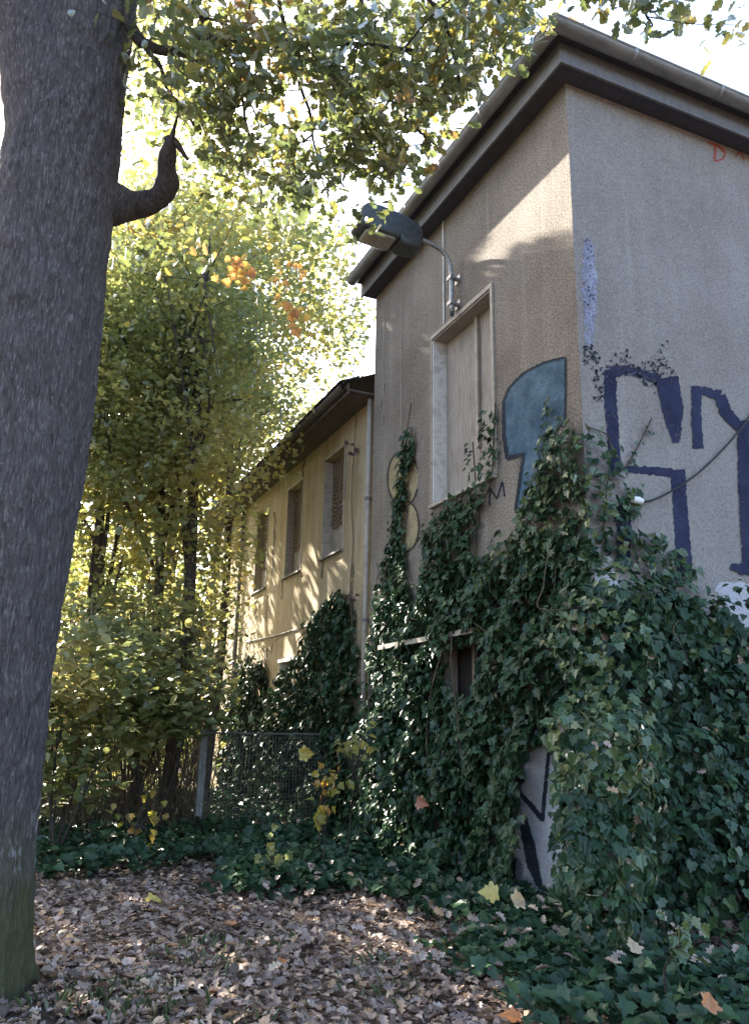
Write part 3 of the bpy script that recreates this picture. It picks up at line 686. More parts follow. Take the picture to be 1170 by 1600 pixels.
def sect(s, hw, z0, z1, r=.05, ax0=XW, yy=8.3, tilt=.05):
    """rounded rectangular section at distance s from the wall"""
    pts = []
    for cxs, czs, a0 in ((1, 1, 0), (-1, 1, 90), (-1, -1, 180), (1, -1, 270)):
        for a in (0, 30, 60, 90):
            q = math.radians(a0+a); rr_ = min(r, hw*.9, (z1-z0)*.45)
            pts.append((ax0-s, yy+cxs*(hw-rr_)+rr_*math.cos(q), (z1+z0)/2+czs*((z1-z0)/2-rr_)+rr_*math.sin(q)+tilt*(s-.6)))
    return pts
secs = [sect(.55, .05, 7.68, 7.80), sect(.58, .11, 7.63, 7.84), sect(.66, .15, 7.60, 7.88), sect(.95, .18, 7.585, 7.92), sect(1.2, .19, 7.60, 7.93), sect(1.38, .18, 7.64, 7.91), sect(1.44, .15, 7.68, 7.86), sect(1.46, .10, 7.70, 7.80)]
loft(secs, 'housing', M_HOUSING, lamp)
secs = [sect(.60, .10, 7.53, 7.66), sect(.64, .15, 7.50, 7.67), sect(.88, .165, 7.49, 7.66), sect(.93, .165, 7.55, 7.66)]
loft(secs, 'ballast_box', M_HOUSING, lamp)
secs = [sect(.93, .185, 7.545, 7.64, .04), sect(.95, .20, 7.535, 7.64, .04), sect(1.40, .20, 7.545, 7.66, .04), sect(1.475, .15, 7.59, 7.67, .04), sect(1.49, .12, 7.61, 7.66, .03)]
loft(secs, 'lens_rim', M_HOUSING, lamp)
secs = [sect(.97, .12, 7.525, 7.56, .015), sect(1.0, .155, 7.508, 7.56, .02), sect(1.34, .155, 7.515, 7.57, .02), sect(1.38, .12, 7.535, 7.57, .015)]
loft(secs, 'lens', M_LENS, lamp)

# ---- slack cable with its insulator on the street wall
qa = rw(1000, 786); pts = []
for px, py in ((985, 780), (1000, 786), (1022, 780), (1050, 765), (1085, 741), (1120, 708), (1148, 676), (1172, 642), (1215, 580)):
    q = rw(px, py); pts.append((q[0], YC-.05, q[2]))
cab = thing('slack_cable', 'slack black cable sagging across the navy letters to a white insulator', 'cable', pts[1])
m = MB(); m.tube(smoothline(pts, 50), .011, 7); m.out('wire', M_CABLE, cab, smooth=True)
q = rw(989, 784)
m = MB(); m.tube([(q[0]-.06, YC-.06, q[2]), (q[0]-.03, YC-.06, q[2]), (q[0]+.02, YC-.06, q[2]), (q[0]+.06, YC-.06, q[2]-.004)], [.03, .037, .037, .026], 12); m.out('insulator', M_CERAMIC, cab)
m = MB(); m.tube([(q[0], YC-.06, q[2]), (q[0], YC+.01, q[2])], .01, 6); m.out('hook', M_GALV, cab)

# ------------------------------------------------------------------ fence
f0 = np.array([2.66, 12.1, 0]); f1 = np.array([4.74, 12.3, 0])
fence = thing('mesh_fence', 'grey square-mesh wire fence between a post and the house wall', 'fence', tuple(f0))
m = MB(); m.box((f0[0]-.05, f0[1]-.05, -.1), (f0[0]+.05, f0[1]+.05, 1.50)); m.out('post', M_POST, fence)
m = MB(); m.tube([f0+(0.02, -.06, 0), f0+(.02, -.06, 1.55)], .02, 8); m.out('post', M_GALV, fence)
m = MB(); m.tube([f0+(0, 0, 1.45), f1+(0, 0, 1.45)], .012, 6); m.out('rail', M_WIRE, fence)
m = MB(); L = np.linalg.norm(f1-f0); n = int(L/.05); dd = (f1-f0)/n
for i in range(n+1):
    p = f0+dd*i; bow = .012*math.sin(i*.9); m.tube([p+(0, 0, .03), p+(bow, bow, .75), p+(0, 0, 1.45)], .0028, 3, False)
for k in range(29):
    z = .04+k*.05; m.tube([f0+(0, .004, z), (f0+f1)/2+(0, .02, z-.008), f1+(0, .004, z)], .0028, 3, False)
m.out('wire_mesh', M_WIRE, fence, kind='stuff')

# ------------------------------------------------------------------ oak
TC = np.array([-.11, 6.0])
oak = thing('oak_tree', 'massive foreground oak with ridged grey bark at the left edge', 'tree', (TC[0], TC[1], 0))
zt = np.array([-.15, .03, .12, .22, .51, .89, 1.29, 1.74, 2.12, 2.57, 3.27, 4.02, 4.82, 5.1, 5.45, 5.75, 5.97, 6.58, 7.3, 7.58, 8.6, 10.5, 12.5])
rt = np.array([.49, .45, .43, .415, .385, .355, .362, .366, .379, .397, .43, .434, .418, .428, .435, .43, .418, .392, .403, .415, .43, .36, .26])
nz_, na = 420, 200
Z = np.concatenate([np.linspace(-.15, 7.8, nz_-30), np.linspace(7.85, 12.5, 30)]); A = np.linspace(0, 2*np.pi, na, endpoint=False)
Rz = np.interp(Z, zt, rt)
rb = np.random.default_rng(21)
def vnoise(U, V, seed, pu):
    """tileable value noise, period pu in U"""
    r = np.random.default_rng(seed); G = r.random((pu, 4096))
    u0 = np.floor(U).astype(int); v0 = np.floor(V).astype(int); fu = U-u0; fv = V-v0
    fu = fu*fu*(3-2*fu); fv = fv*fv*(3-2*fv)
    g = lambda a, b: G[a % pu, b % 4096]
    return (g(u0, v0)*(1-fu)+g(u0+1, v0)*fu)*(1-fv)+(g(u0, v0+1)*(1-fu)+g(u0+1, v0+1)*fu)*fv
AA, ZZ = np.meshgrid(A, Z); U = AA/(2*np.pi)
warp = vnoise(U*9, ZZ*1.6+50, 2, 9)*1.6
d1 = 1-np.abs(2*vnoise(U*34+warp, ZZ*4.2, 3, 34)-1)
d2 = 1-np.abs(2*vnoise(U*62+warp*2, ZZ*9+20, 4, 62)-1)
d3 = vnoise(U*7, ZZ*1.1, 5, 7)
RR = Rz[:, None]+.026*(d1**1.5-.5)+.013*(d2-.5)+.03*(d3-.5)
RR += np.exp(-np.clip(ZZ, 0, 9)/.22)*.04*(np.sin(AA*5+.6)+.4*np.sin(AA*9))
X = TC[0]+RR*np.cos(AA)+.012*np.sin(ZZ*2.1); Y = TC[1]+RR*np.sin(AA)
V = np.stack([X, Y, ZZ], 2).reshape(-1, 3); nzz = len(Z)
F = [(i*na+j, i*na+(j+1) % na, (i+1)*na+(j+1) % na, (i+1)*na+j) for i in range(nzz-1) for j in range(na)]
part('trunk', V, F, M_BARK, oak, smooth=True)
# broken stub limb (in the picture plane of the trunk's right side)
def wob(P, a, r): 
    P = np.array(P, float); P[1:-1] += r.normal(0, a, (len(P)-2, 3)); return P
S0 = np.array([TC[0]+.30, TC[1]-.12, 5.62])
def pw(px, py, d): return at(px, py, d)
stub = smoothline([S0+(-.12, .03, -.13), pw(200, 320, 7.35), pw(228, 317, 7.33), pw(250, 306, 7.30), pw(261, 284, 7.28), pw(260, 256, 7.25), pw(265, 228, 7.22), pw(271, 205, 7.2), pw(280, 170, 7.2)], 40)
m = MB(); m.tube(stub, np.interp(np.linspace(0, 1, 40), [0, .12, .25, .38, .5, .6, .7, .78, .86, 1], [.21, .135, .098, .092, .095, .078, .066, .045, .018, .006])*(1+.05*np.sin(np.arange(40)*.75)+.025*rb.normal(size=40)), 14)
lb = m.out('branch', M_BARK, oak, smooth=True, label='broken crooked stub branch')
m = MB(); m.tube(smoothline([pw(260, 222, 7.23), pw(270, 218, 7.22), pw(281, 231, 7.2), pw(294, 250, 7.18)], 12), np.linspace(.048, .014, 12), 8); m.out('twig', M_BARK, lb)
Ll = smoothline([(TC[0]-.05, TC[1]-.02, 5.7), (TC[0]-.22, TC[1]-.05, 6.5), (TC[0]-.55, TC[1]-.12, 7.3), (TC[0]-1.1, TC[1]-.3, 8.4), (TC[0]-2.2, TC[1]-.7, 10.2)], 40)
m = MB(); m.tube(Ll, np.interp(np.linspace(0, 1, 40), [0, .2, .4, 1], [.34, .34, .27, .10])*(1+.02*rb.normal(size=40)), 28); m.out('branch', M_BARK, oak, smooth=True)
# main low limbs heading right over the frame
limbs = [
 ([pw(195, 20, 7.9), pw(215, 55, 7.7), pw(243, 72, 7.6), pw(280, 80, 7.5), pw(310, 92, 7.4), pw(342, 92, 7.3), pw(370, 130, 7.2), pw(385, 165, 7.1)], .055, .012),
 ([pw(272, 78, 7.5), pw(282, 62, 7.5), pw(305, 56, 7.5), pw(360, 58, 7.4), pw(430, 64, 7.3), pw(500, 66, 7.2), pw(560, 60, 7.0), pw(640, 70, 6.9)], .03, .012),
 ([pw(300, -60, 7.3), pw(310, 10, 7.3), pw(345, 52, 7.2), pw(385, 108, 7.2), pw(386, 150, 7.2), pw(400, 215, 7.2)], .028, .009),
 ([pw(225, 68, 7.6), pw(250, 100, 7.5), pw(268, 140, 7.5), pw(300, 185, 7.4), pw(340, 240, 7.3), pw(370, 280, 7.2)], .022, .007),
 ([pw(430, 60, 7.2), pw(478, 80, 7.1), pw(510, 110, 7.0), pw(540, 145, 7.0), pw(570, 200, 7.0), pw(600, 260, 7.0)], .02, .006),
 ([pw(560, -60, 7.4), pw(572, 40, 7.3), pw(590, 120, 7.2), pw(640, 190, 7.0), pw(690, 230, 6.9)], .02, .006),
 ([pw(620, -80, 7.4), pw(660, -10, 7.3), pw(700, 40, 7.2), pw(720, 110, 7.1), pw(712, 170, 7.1)], .02, .006),
 ([pw(760, -140, 7.8), pw(770, -40, 7.7), pw(790, 30, 7.7), pw(800, 70, 7.7)], .018, .006),
 ([pw(830, -160, 7.6), pw(960, -60, 7.3), pw(1000, 0, 7.2), pw(1020, 40, 7.2)], .02, .006),
 ([pw(420, -100, 7.8), pw(440, 20, 7.6), pw(470, 130, 7.5), pw(490, 200, 7.4), pw(500, 280, 7.4)], .022, .007),
]
OP, OB, OS = [], [], []
def spray(c, n, spread, size, up=.6, droop=.4, r=rng):
    P = c+r.normal(0, 1, (n, 3))*spread
    nn = r.normal(0, .75, (n, 3)); nn[:, 2] += up
    tt = r.normal(0, 1, (n, 3)); tt[:, 2] -= droop
    return P, frames(nn, tt), r.uniform(.7, 1.25, n)*size
oakroot = np.array([TC[0], TC[1], 8.5])
for pts, ra, rb_ in limbs:
    Pl = smoothline(pts, 40); Pl += np.cumsum(rng.normal(0, .004, Pl.shape), 0)
    m = MB(); m.tube(Pl, np.linspace(ra, rb_, 40), 8); br = m.out('branch', M_TWIG, oak, smooth=True)
    tw = MB()
    for k in range(16):
        i = rng.integers(8, 40); st = Pl[i]; dr = nrm(rng.normal(0, 1, 3)+np.array([0, 0, -.45])); ln = rng.uniform(.2, .75)
        mid = st+dr*ln*.5+rng.normal(0, .05, 3); en = st+dr*ln+np.array([0, 0, -.1])
        ex, ey, _ = project(en[None]); 
        if inpoly(ex, ey, [(535, 440), (880, 10), (1180, 110), (1180, 900), (535, 900)])[0]: continue
        q = smoothline([st, mid, en], 8); tw.tube(q, np.linspace(rb_*.8, .002, 8), 5)
        for j in (4, 6, 7):
            a = spray(q[j], int(rng.integers(6, 12)), .10, .108); OP.append(a[0]); OB.append(a[1]); OS.append(a[2])
    tw.out('twig', M_TWIG, br)
# connecting big limbs (mostly above the frame) so the sprays hang from something
for tgt in [pw(300, -60, 7.3), pw(560, -60, 7.4), pw(760, -140, 7.8), pw(420, -100, 7.8), np.array([-2.5, 6.5, 10]), np.array([-1.5, 8.5, 10.5]), np.array([.5, 8.6, 10.8]), np.array([-1.6, 4.6, 10.0])]:
    Pl = smoothline([oakroot+(0, 0, rng.uniform(-.6, 1.5)), (oakroot+tgt)/2+(0, 0, .5), tgt], 14)
    m = MB(); m.tube(Pl, np.linspace(.13, .03, 14), 8); m.out('branch', M_BARK, oak, smooth=True)
# hanging clusters filling the visible crown
clus = []
SKYGAPS = [(470, 155, 44), (385, 175, 34), (490, 222, 34), (600, 165, 26), (345, 345, 36), (420, 255, 26), (545, 95, 20), (330, 30, 26), (455, 20, 26), (640, 215, 24), (560, 290, 24), (300, 130, 18), (520, 320, 40), (250, 90, 20), (700, 260, 40), (410, 95, 22)]
for (x0, y0, x1, y1, k, d0, d1) in [(215, -40, 700, 130, 46, 7.3, 9.2), (400, 60, 710, 250, 62, 7.0, 8.8), (240, 150, 520, 330, 38, 7.6, 9.2), (520, 180, 700, 290, 20, 6.9, 7.8), (570, 260, 650, 330, 7, 7.0, 7.6), (690, -40, 860, 60, 20, 7.4, 9.0), (960, -50, 1065, 20, 7, 7.0, 7.8), (690, 50, 770, 130, 6, 7.6, 8.6), (195, 330, 330, 400, 12, 8, 9)]:
    for _ in range(k):
        a_, b_ = rng.uniform(x0, x1), rng.uniform(y0, y1)
        if any(math.hypot(a_-g[0], b_-g[1]) < g[2] for g in SKYGAPS): continue
        clus.append(at(a_, b_, rng.uniform(d0, d1)))
for _ in range(150):   # the rest of the crown, above and to the left of the frame
    clus.append(np.array([rng.uniform(-4, 3.2), rng.uniform(4.5, 10.5), rng.uniform(8.6, 12.5)]))
for c in clus:
    if c[0] > 4.0 and c[2] < 9.3 and c[1] > 5.4: continue
    for _ in range(2):
        a = spray(c+rng.normal(0, .11, 3), int(rng.integers(5, 11)), .11, .108); OP.append(a[0]); OB.append(a[1]); OS.append(a[2])
OP, OB, OS = np.vstack(OP), np.concatenate(OB), np.concatenate(OS)
# the crown was cut back from the house: nothing grows over its roof or in front of its walls
ox, oy, oz = project(OP)
roofline = [(540, 455), (560, 395), (640, 300), (880, 18), (900, 8), (1180, 125), (1180, 1000), (540, 1000)]
d_ = np.linalg.norm(OP-EYE, axis=1)
STUB = (ox > 180) & (ox < 312) & (oy > 190) & (oy < 345) & (d_ < 7.9) & (oz > 0)
TRUNKCLEAR = (ox < 215) & (oy > -20) & (oy < 1500) & (d_ < 7.5) & (oz > 0)
GAP = np.zeros(len(OP), bool)
for g in SKYGAPS: GAP |= (np.hypot(ox-g[0], oy-g[1]) < g[2]*rng.uniform(.55, 1.0, len(OP))) & (oz > 0) & (rng.random(len(OP)) < .85)
OFFHOUSE = ~STUB & ~GAP & ~TRUNKCLEAR & ~(inpoly(ox, oy, roofline) & (oz > 0))
k = OFFHOUSE & cull(OP) & ~((OP[:, 0] > XW-.62) & (OP[:, 1] > YC-.6) & (OP[:, 2] < 9.1))
foliage(oak, OAK, OP[k], OB[k], OS[k], M_OAK, 300, 14, 'crown')

# ------------------------------------------------------------------ other trees
def tree(name, label, base, height, rad, cc, cr, nl, leafsize, leafm, tm, nlimb=12, lean=(0, 0), cat='tree', group=None, barkm=None, per=26, spread=.26, limb_from=.25, fork=None, culled=True):
    base = np.array([base[0], base[1], 0.0]); barkm = barkm or M_BARK2
    T = thing(name, label, cat, tuple(base), group)
    top = base+np.array([lean[0], lean[1], height])
    ax = smoothline([base+(0, 0, -.1), base+(top-base)*.3+rng.normal(0, .10, 3), base+(top-base)*.65+rng.normal(0, .15, 3), top], 24)
    m = MB(); m.tube(ax, np.interp(np.linspace(0, 1, 24), [0, .06, .5, 1], [rad*1.35, rad, rad*.72, rad*.15]), 12); m.out('trunk', barkm, T, smooth=True)
    cc = np.array(cc, float); cr = np.array(cr, float); P, B, S = [], [], []
    for i in range(nlimb):
        h = limb_from+(.95-limb_from)*(i+rng.random())/nlimb; st = ax[int(h*23)]
        d = nrm(rng.normal(0, 1, 3)); tgt = cc+d*cr*rng.uniform(.55, 1.0)
        if tgt[2] < .5: tgt[2] = rng.uniform(.5, 2)
        Pl = smoothline([st, st*.55+tgt*.45+rng.normal(0, .25, 3)+(0, 0, .25), tgt], 14)
        m = MB(); m.tube(Pl, np.linspace(rad*.36, .008, 14), 7)
        for k in range(7):
            s = Pl[rng.integers(5, 14)]; q = s+rng.normal(0, .55, 3)+(0, 0, .1)
            m.tube(smoothline([s, (s+q)/2+rng.normal(0, .08, 3), q], 6), np.linspace(.012, .003, 6), 4, False)
        m.out('branch', barkm, T, smooth=True)
    ncl = max(1, nl//per)
    u = nrm(rng.normal(0, 1, (ncl, 3)))*(rng.random((ncl, 1))**.42); C = cc+u*cr
    C = C[(C[:, 2] > .3)]
    C = np.repeat(C, per, 0)
    P = C+rng.normal(0, 1, C.shape)*np.array([spread, spread, spread*.6])
    n = len(P); nn = rng.normal(0, .6, (n, 3)); nn[:, 2] += .9; tt = rng.normal(0, 1, (n, 3)); tt[:, 2] -= .5
    B = frames(nn, tt); S = rng.uniform(.65, 1.3, n)*leafsize
    k = (P[:, 2] > .05) & ~((P[:, 0] > XG-.15) & (P[:, 1] > YC) & (P[:, 1] < YGE) & (P[:, 2] < 9.2)) & ~((P[:, 0] > XW-.7) & (P[:, 1] < YT+.6) & (P[:, 1] > YC))
    if culled: k &= cull(P)
    return T, P[k], B[k], S[k]
def shade_clumps(n, per, y, z, t, spread, size, base_x=XW, r=np.random.default_rng(99)):  # leaf clumps added along the sun's rays to shade the side wall
    C = np.c_[np.full(n, base_x), r.uniform(*y, n), r.uniform(*z, n)]+SUN*r.uniform(*t, n)[:, None]
    P = np.repeat(C, per, 0); P = P+r.normal(0, 1, P.shape)*np.array([spread, spread, spread*.7]); n = len(P)
    nn = r.normal(0, .6, (n, 3)); nn[:, 2] += .8; nn += SUN*.4; tt = r.normal(0, 1, (n, 3)); tt[:, 2] -= .5
    k = cull(P); return P[k], frames(nn, tt)[k], (r.uniform(.65, 1.3, n)*size)[k]
def fringe(r=np.random.default_rng(123)):
    """ragged upper edge of the background crowns"""
    C = []
    for (x0, y0, x1, y1, k) in [(110, 720, 380, 980, 150), (120, 640, 360, 930, 60), (120, 520, 330, 720, 40), (195, 325, 420, 420, 75), (400, 350, 530, 470, 55), (440, 460, 560, 590, 45), (300, 330, 500, 400, 26), (190, 120, 330, 330, 30), (200, 0, 300, 120, 12)]:
        for _ in range(k): C.append(at(r.uniform(x0, x1), r.uniform(y0, y1), r.uniform(17.5, 23) if k < 150 else r.uniform(13.2, 16.5)))
    C = np.array(C); C = C[C[:, 0] < 9]
    P = np.repeat(C, 34, 0); P = P+r.normal(0, 1, P.shape)*np.array([.3, .3, .22]); n = len(P)
    nn = r.normal(0, .6, (n, 3)); nn[:, 2] += .8; tt = r.normal(0, 1, (n, 3)); tt[:, 2] -= .5
    k = cull(P); return P[k], frames(nn, tt)[k], (r.uniform(.65, 1.3, n)*.115)[k]
MT = 'maples behind the fence'
# a[0]=name a[1]=label a[2]=base a[3]=height a[4]=rad a[5]=centre a[6]=radii a[7]=n a[8]=size ... handled below
def maple(label, base, height, rad, cc, cr, nl, size=.09, mat=None, tm=None, **kw):
    nl = int(nl*1.25)
    extra = kw.pop('extra', None)
    T, P, B, S = tree('maple_tree', label, base, height, rad, cc, cr, nl, size, None, None, group=MT, per=34, **kw)
    if extra: P, B, S = np.vstack([P, extra[0]]), np.concatenate([B, extra[1]]), np.concatenate([S, extra[2]])
    foliage(T, tm or MAPLE_S, P, B, S, mat or M_MAPLE, 0, 9, 'crown'); return T
maple('slim maple with twin bare stems, nearest the far end of the wing', (2.45, 13.6), 10.5, .13, (2.3, 13.9, 7.2), (1.9, 2.2, 3.4), 9500, limb_from=.38, extra=shade_clumps(200, 34, (5.9, 11.2), (1.5, 6.9), (6.5, 10.5), .28, .09))
maple('slim straight maple just left of the twin-stemmed one', (2.05, 14.2), 11, .10, (1.3, 14.6, 8.2), (2.1, 2.2, 3.4), 9500, limb_from=.38, extra=shade_clumps(170, 34, (5.5, 11.2), (.5, 7.4), (9, 13), .3, .09))
maple('dark forked maple in the middle of the thicket', (.95, 14.6), 9.5, .14, (.5, 15.2, 6.6), (2.2, 2.2, 3.2), 9000, limb_from=.2)
maple('thin leaning maple close to the oak trunk', (.2, 13.2), 9, .08, (-.4, 13.6, 6.4), (1.9, 2.0, 3.2), 7000, limb_from=.3, lean=(-.5, .2))
maple('tall maple far behind with yellow top', (3.2, 20.5), 14.5, .18, (3.0, 20.5, 10.2), (3.0, 2.6, 4.2), 9000, .115, limb_from=.3)
maple('tall green maple rising over the far end of the wing roof', (5.4, 25.0), 15.5, .2, (6.2, 25.0, 11.0), (3.4, 2.6, 4.4), 9500, .12, limb_from=.3)
maple('broad maple glowing yellow in the sun behind the oak', (-2.0, 17), 12, .17, (-2.0, 17, 7.6), (3.0, 2.6, 4.4), 9000, .105, mat=M_MAPLE, limb_from=.2)
maple('maple half hidden by the oak trunk', (-4.5, 13), 12, .16, (-4.4, 13, 7.2), (2.6, 2.6, 4.4), 7000, .105, limb_from=.2)
maple('slender maple leaning over the near end of the wing roof', (3.6, 16.2), 12.5, .11, (3.7, 17.2, 9.6), (1.5, 2.2, 2.6), 6500, .095, limb_from=.55, lean=(.3, .8))
maple('tall maple filling the gap under the oak crown', (.6, 18.6), 15, .15, (1.6, 18.6, 11.6), (2.6, 2.2, 3.2), 8500, .10, limb_from=.45, extra=fringe())
# ------------------------------------------------------------------ shrubs
def shrub(name, label, base, h, cc, cr, nl, size, mat, tm, cat='shrub', singles=0, nst=7, per=12, spread=.17, group=None, leafname='foliage', cell=9):
    base = np.array([base[0], base[1], 0.0]); T = thing(name, label, cat, tuple(base), group); cc = np.array(cc, float); cr = np.array(cr, float)
    for i in range(nst):
        u = nrm(rng.normal(0, 1, 3)); u[2] = abs(u[2])*.8; tgt = cc+u*cr*.9; tgt[2] = max(tgt[2], .5)
        b = base+np.array([rng.normal(0, .12), rng.normal(0, .12), -.05])
        Pl = smoothline([b, b*.5+tgt*.5+rng.normal(0, .1, 3)+(0, 0, .2), tgt], 10); m = MB(); m.tube(Pl, np.linspace(.018, .004, 10), 6)
        for k in range(5):
            s = Pl[rng.integers(3, 10)]; q = s+rng.normal(0, .3, 3); m.tube([s, (s+q)/2+rng.normal(0, .03, 3), q], [.006, .004, .002], 4, False)
        m.out('stem', M_TWIG, T)
    ncl = nl//per; u = nrm(rng.normal(0, 1, (ncl, 3)))*(rng.random((ncl, 1))**.38); C = np.repeat(cc+u*cr, per, 0)
    P = C+rng.normal(0, 1, C.shape)*np.array([spread, spread, spread*.35]); n = len(P)
    nn = rng.normal(0, .42, (n, 3)); nn[:, 2] += 1; nn[:, 1] -= .25; tt = rng.normal(0, 1, (n, 3)); tt[:, 2] -= .35
    B = frames(nn, tt); S = rng.uniform(.65, 1.3, n)*size*1.28; k = (P[:, 2] > .1) & ~(P[:, 0] > XG-.08)
    k &= ~((np.hypot(P[:, 0]-TC[0], P[:, 1]-TC[1]) < .6)) & cull(P)
    foliage(T, tm, P[k], B[k], S[k], mat, singles, cell, leafname); return T
SG = 'shrubs along the thicket edge'
shrub('hazel_shrub', 'broad green hazel bush beside the fence post', (1.9, 11.6), 2.6, (1.75, 11.4, 2.0), (1.0, .7, .9), 2300, .115, M_SHRUB, ELL, singles=200, group=SG)
shrub('hazel_shrub', 'hazel bush with yellowing leaves just right of the oak trunk', (.75, 10.8), 2.6, (.75, 10.8, 1.75), (.85, .7, 1.25), 2300, .105, M_SHRUB, ELL, singles=150, group=SG)
shrub('hazel_shrub', 'tall thin hazel bush behind the broad green one', (1.7, 12.6), 3.6, (1.6, 12.7, 2.9), (1.25, .7, .9), 2200, .10, M_SHRUB, ELL, group=SG)
shrub('hazel_shrub', 'hazel bush in front of the far end of the wing', (2.7, 14.8), 3.5, (2.75, 15.0, 3.0), (.9, .8, 1.2), 1500, .105, M_SHRUB, ELL, group=SG)
shrub('hazel_shrub', 'dark hazel bush deep behind the oak trunk', (-1.2, 12.0), 3, (-1.0, 12.0, 1.8), (1.3, .9, 1.5), 2000, .11, M_SHRUB, ELL, group=SG)
# yellow saplings and sprigs
def sprig(name, label, p, h, n, size, mat, r=.16, cat='sapling', tm=MAPLE, group=None):
    p = np.array(p, float); T = thing(name, label, cat, (p[0], p[1], 0.0), group)
    top = p; b = np.array([p[0]+rng.normal(0, .05), p[1]+.08, 0.0]); Pl = smoothline([b, (b+top)/2+rng.normal(0, .05, 3), top], 10); m = MB(); m.tube(Pl, np.linspace(.012, .004, 10), 6); m.out('stem', M_TWIG, T)
    P = p+rng.normal(0, 1, (n, 3))*np.array([r, r*.7, r]); nn = rng.normal(0, .5, (n, 3)); nn[:, 1] -= .8; nn[:, 2] += .5; tt = rng.normal(0, .6, (n, 3)); tt[:, 2] -= .7
    tw = MB()
    for q in P: tw.tube([Pl[7], (Pl[7]+q)/2+(0, 0, .02), q], [.004, .003, .002], 4, False)
    tw.out('twig', M_TWIG, T)
    leaf_parts(tm, P, frames(nn, tt), rng.uniform(.7, 1.2, n)*size, mat, T)
YS = 'yellow maple saplings by the house wall'
sprig('maple_sapling', 'bright yellow maple sapling low against the dark ivy, above the smaller one', at(508, 1222, 9.6), 1, 26, .095, M_MAPLE_Y, .11, group=YS)
sprig('maple_sapling', 'green-yellow maple sapling beside the tower corner ivy', at(552, 1165, 9.8), 1, 24, .10, M_MAPLE, .13, group=YS)
sprig('maple_sapling', 'small yellow maple sapling lowest of the three by the wall', at(504, 1280, 9.2), 1, 14, .085, M_MAPLE_Y, .08, group=YS)
sprig('maple_sapling', 'yellow maple sapling in the ground ivy near the fence post', at(215, 1275, 10.4), 1, 20, .10, M_MAPLE_Y, .16)
sprig('maple_sapling', 'low yellow-green maple sprig in the middle ground ivy', at(420, 1335, 8.8), 1, 16, .09, M_MAPLE, .1)
sprig('maple_sapling', 'pale maple sprig in the ivy at the lower right', at(1065, 1480, 5.35), 1, 16, .085, M_IVY_L, .10)
# orange sprays high in the thicket
def bunch(label, p, n, size, mat, r):
    p = np.array(p); T = thing('leaf_spray', label, 'leaf spray', tuple(p), 'bright leaf sprays hanging in the crowns')
    m = MB(); m.tube(smoothline([p+(.3, .5, .6), p+(.1, .2, .25), p], 8), np.linspace(.008, .003, 8), 5); m.out('twig', M_TWIG, T)
    P = p+rng.normal(0, 1, (n, 3))*r; nn = rng.normal(0, .5, (n, 3)); nn[:, 1] -= 1; tt = rng.normal(0, .7, (n, 3)); tt[:, 2] -= .6
    leaf_parts(MAPLE, P, frames(nn, tt), rng.uniform(.7, 1.2, n)*size, mat, T)
M_ORANGE = leaf_mat('orange_maple_leaf', [(0, (.48, .38, .09)), (.55, (.50, .31, .08)), (1, (.44, .20, .07))], .5, .03, .5)
bunch('orange and yellow leaf spray left of the lamp', at(375, 425, 10.5), 30, .12, M_ORANGE, .10)
bunch('orange leaf spray just left of the lamp head', at(448, 435, 10.8), 26, .10, M_ORANGE, .15)
bunch('small orange leaf spray lowest in the maple crown', at(466, 495, 10.8), 12, .13, M_ORANGE, .09)

# far-off wood as one mass
n = 42000
P = np.c_[rng.uniform(-34, 30, n), rng.uniform(35, 54, n), rng.uniform(.1, 1, n)]
hgt = 10+3*np.sin(P[:, 0]*.35)+2*np.sin(P[:, 0]*.9+1); P[:, 2] = P[:, 2]*hgt-.5
P[:, 2] += rng.normal(0, .6, n)
k = (P[:, 2] > 0) & ~((P[:, 0] > 11) & (P[:, 2] > 9)); P = P[k]; n = len(P)
nn = rng.normal(0, .7, (n, 3)); nn[:, 2] += .7
leaf_mesh('woodland', QUAD, P, frames(nn, rng.normal(0, 1, (n, 3))), rng.uniform(.3, .62, n), M_WOOD_FAR)
n = 16000; P = np.c_[rng.uniform(-12, 4.6, n), rng.uniform(16, 24, n), rng.uniform(.05, 1, n)**1.4*4.2]
k = ~((P[:, 0] > 4.2)); P = P[k]; n = len(P); nn = rng.normal(0, .7, (n, 3)); nn[:, 2] += .8
leaf_mesh('undergrowth', QUAD, P, frames(nn, rng.normal(0, 1, (n, 3))), rng.uniform(.12, .24, n), M_SHRUB)
for i, (x, y, h, lab) in enumerate([(.55, 15.8, 9, 'bare dark stem leaning left in the middle of the thicket'), (-1.6, 15, 8, 'bare dark stem by the oak trunk edge')]):
    T = thing('bare_tree', lab, 'tree', (x, y, 0), 'bare stems in the thicket')
    P_ = smoothline([(x, y, -.1), (x-.25, y, h*.4), (x-.9, y, h)], 14); m = MB(); m.tube(P_, np.linspace(.11, .03, 14), 8); m.out('trunk', M_TWIG, T, smooth=True)
    for k in range(9):
        s = P_[rng.integers(3, 13)]; q = s+np.array([rng.normal(0, .8), rng.normal(0, .5), rng.uniform(.4, 1.4)]); m = MB(); m.tube(smoothline([s, (s+q)/2+rng.normal(0, .1, 3), q], 7), np.linspace(.03, .006, 7), 5); m.out('branch', M_TWIG, T)
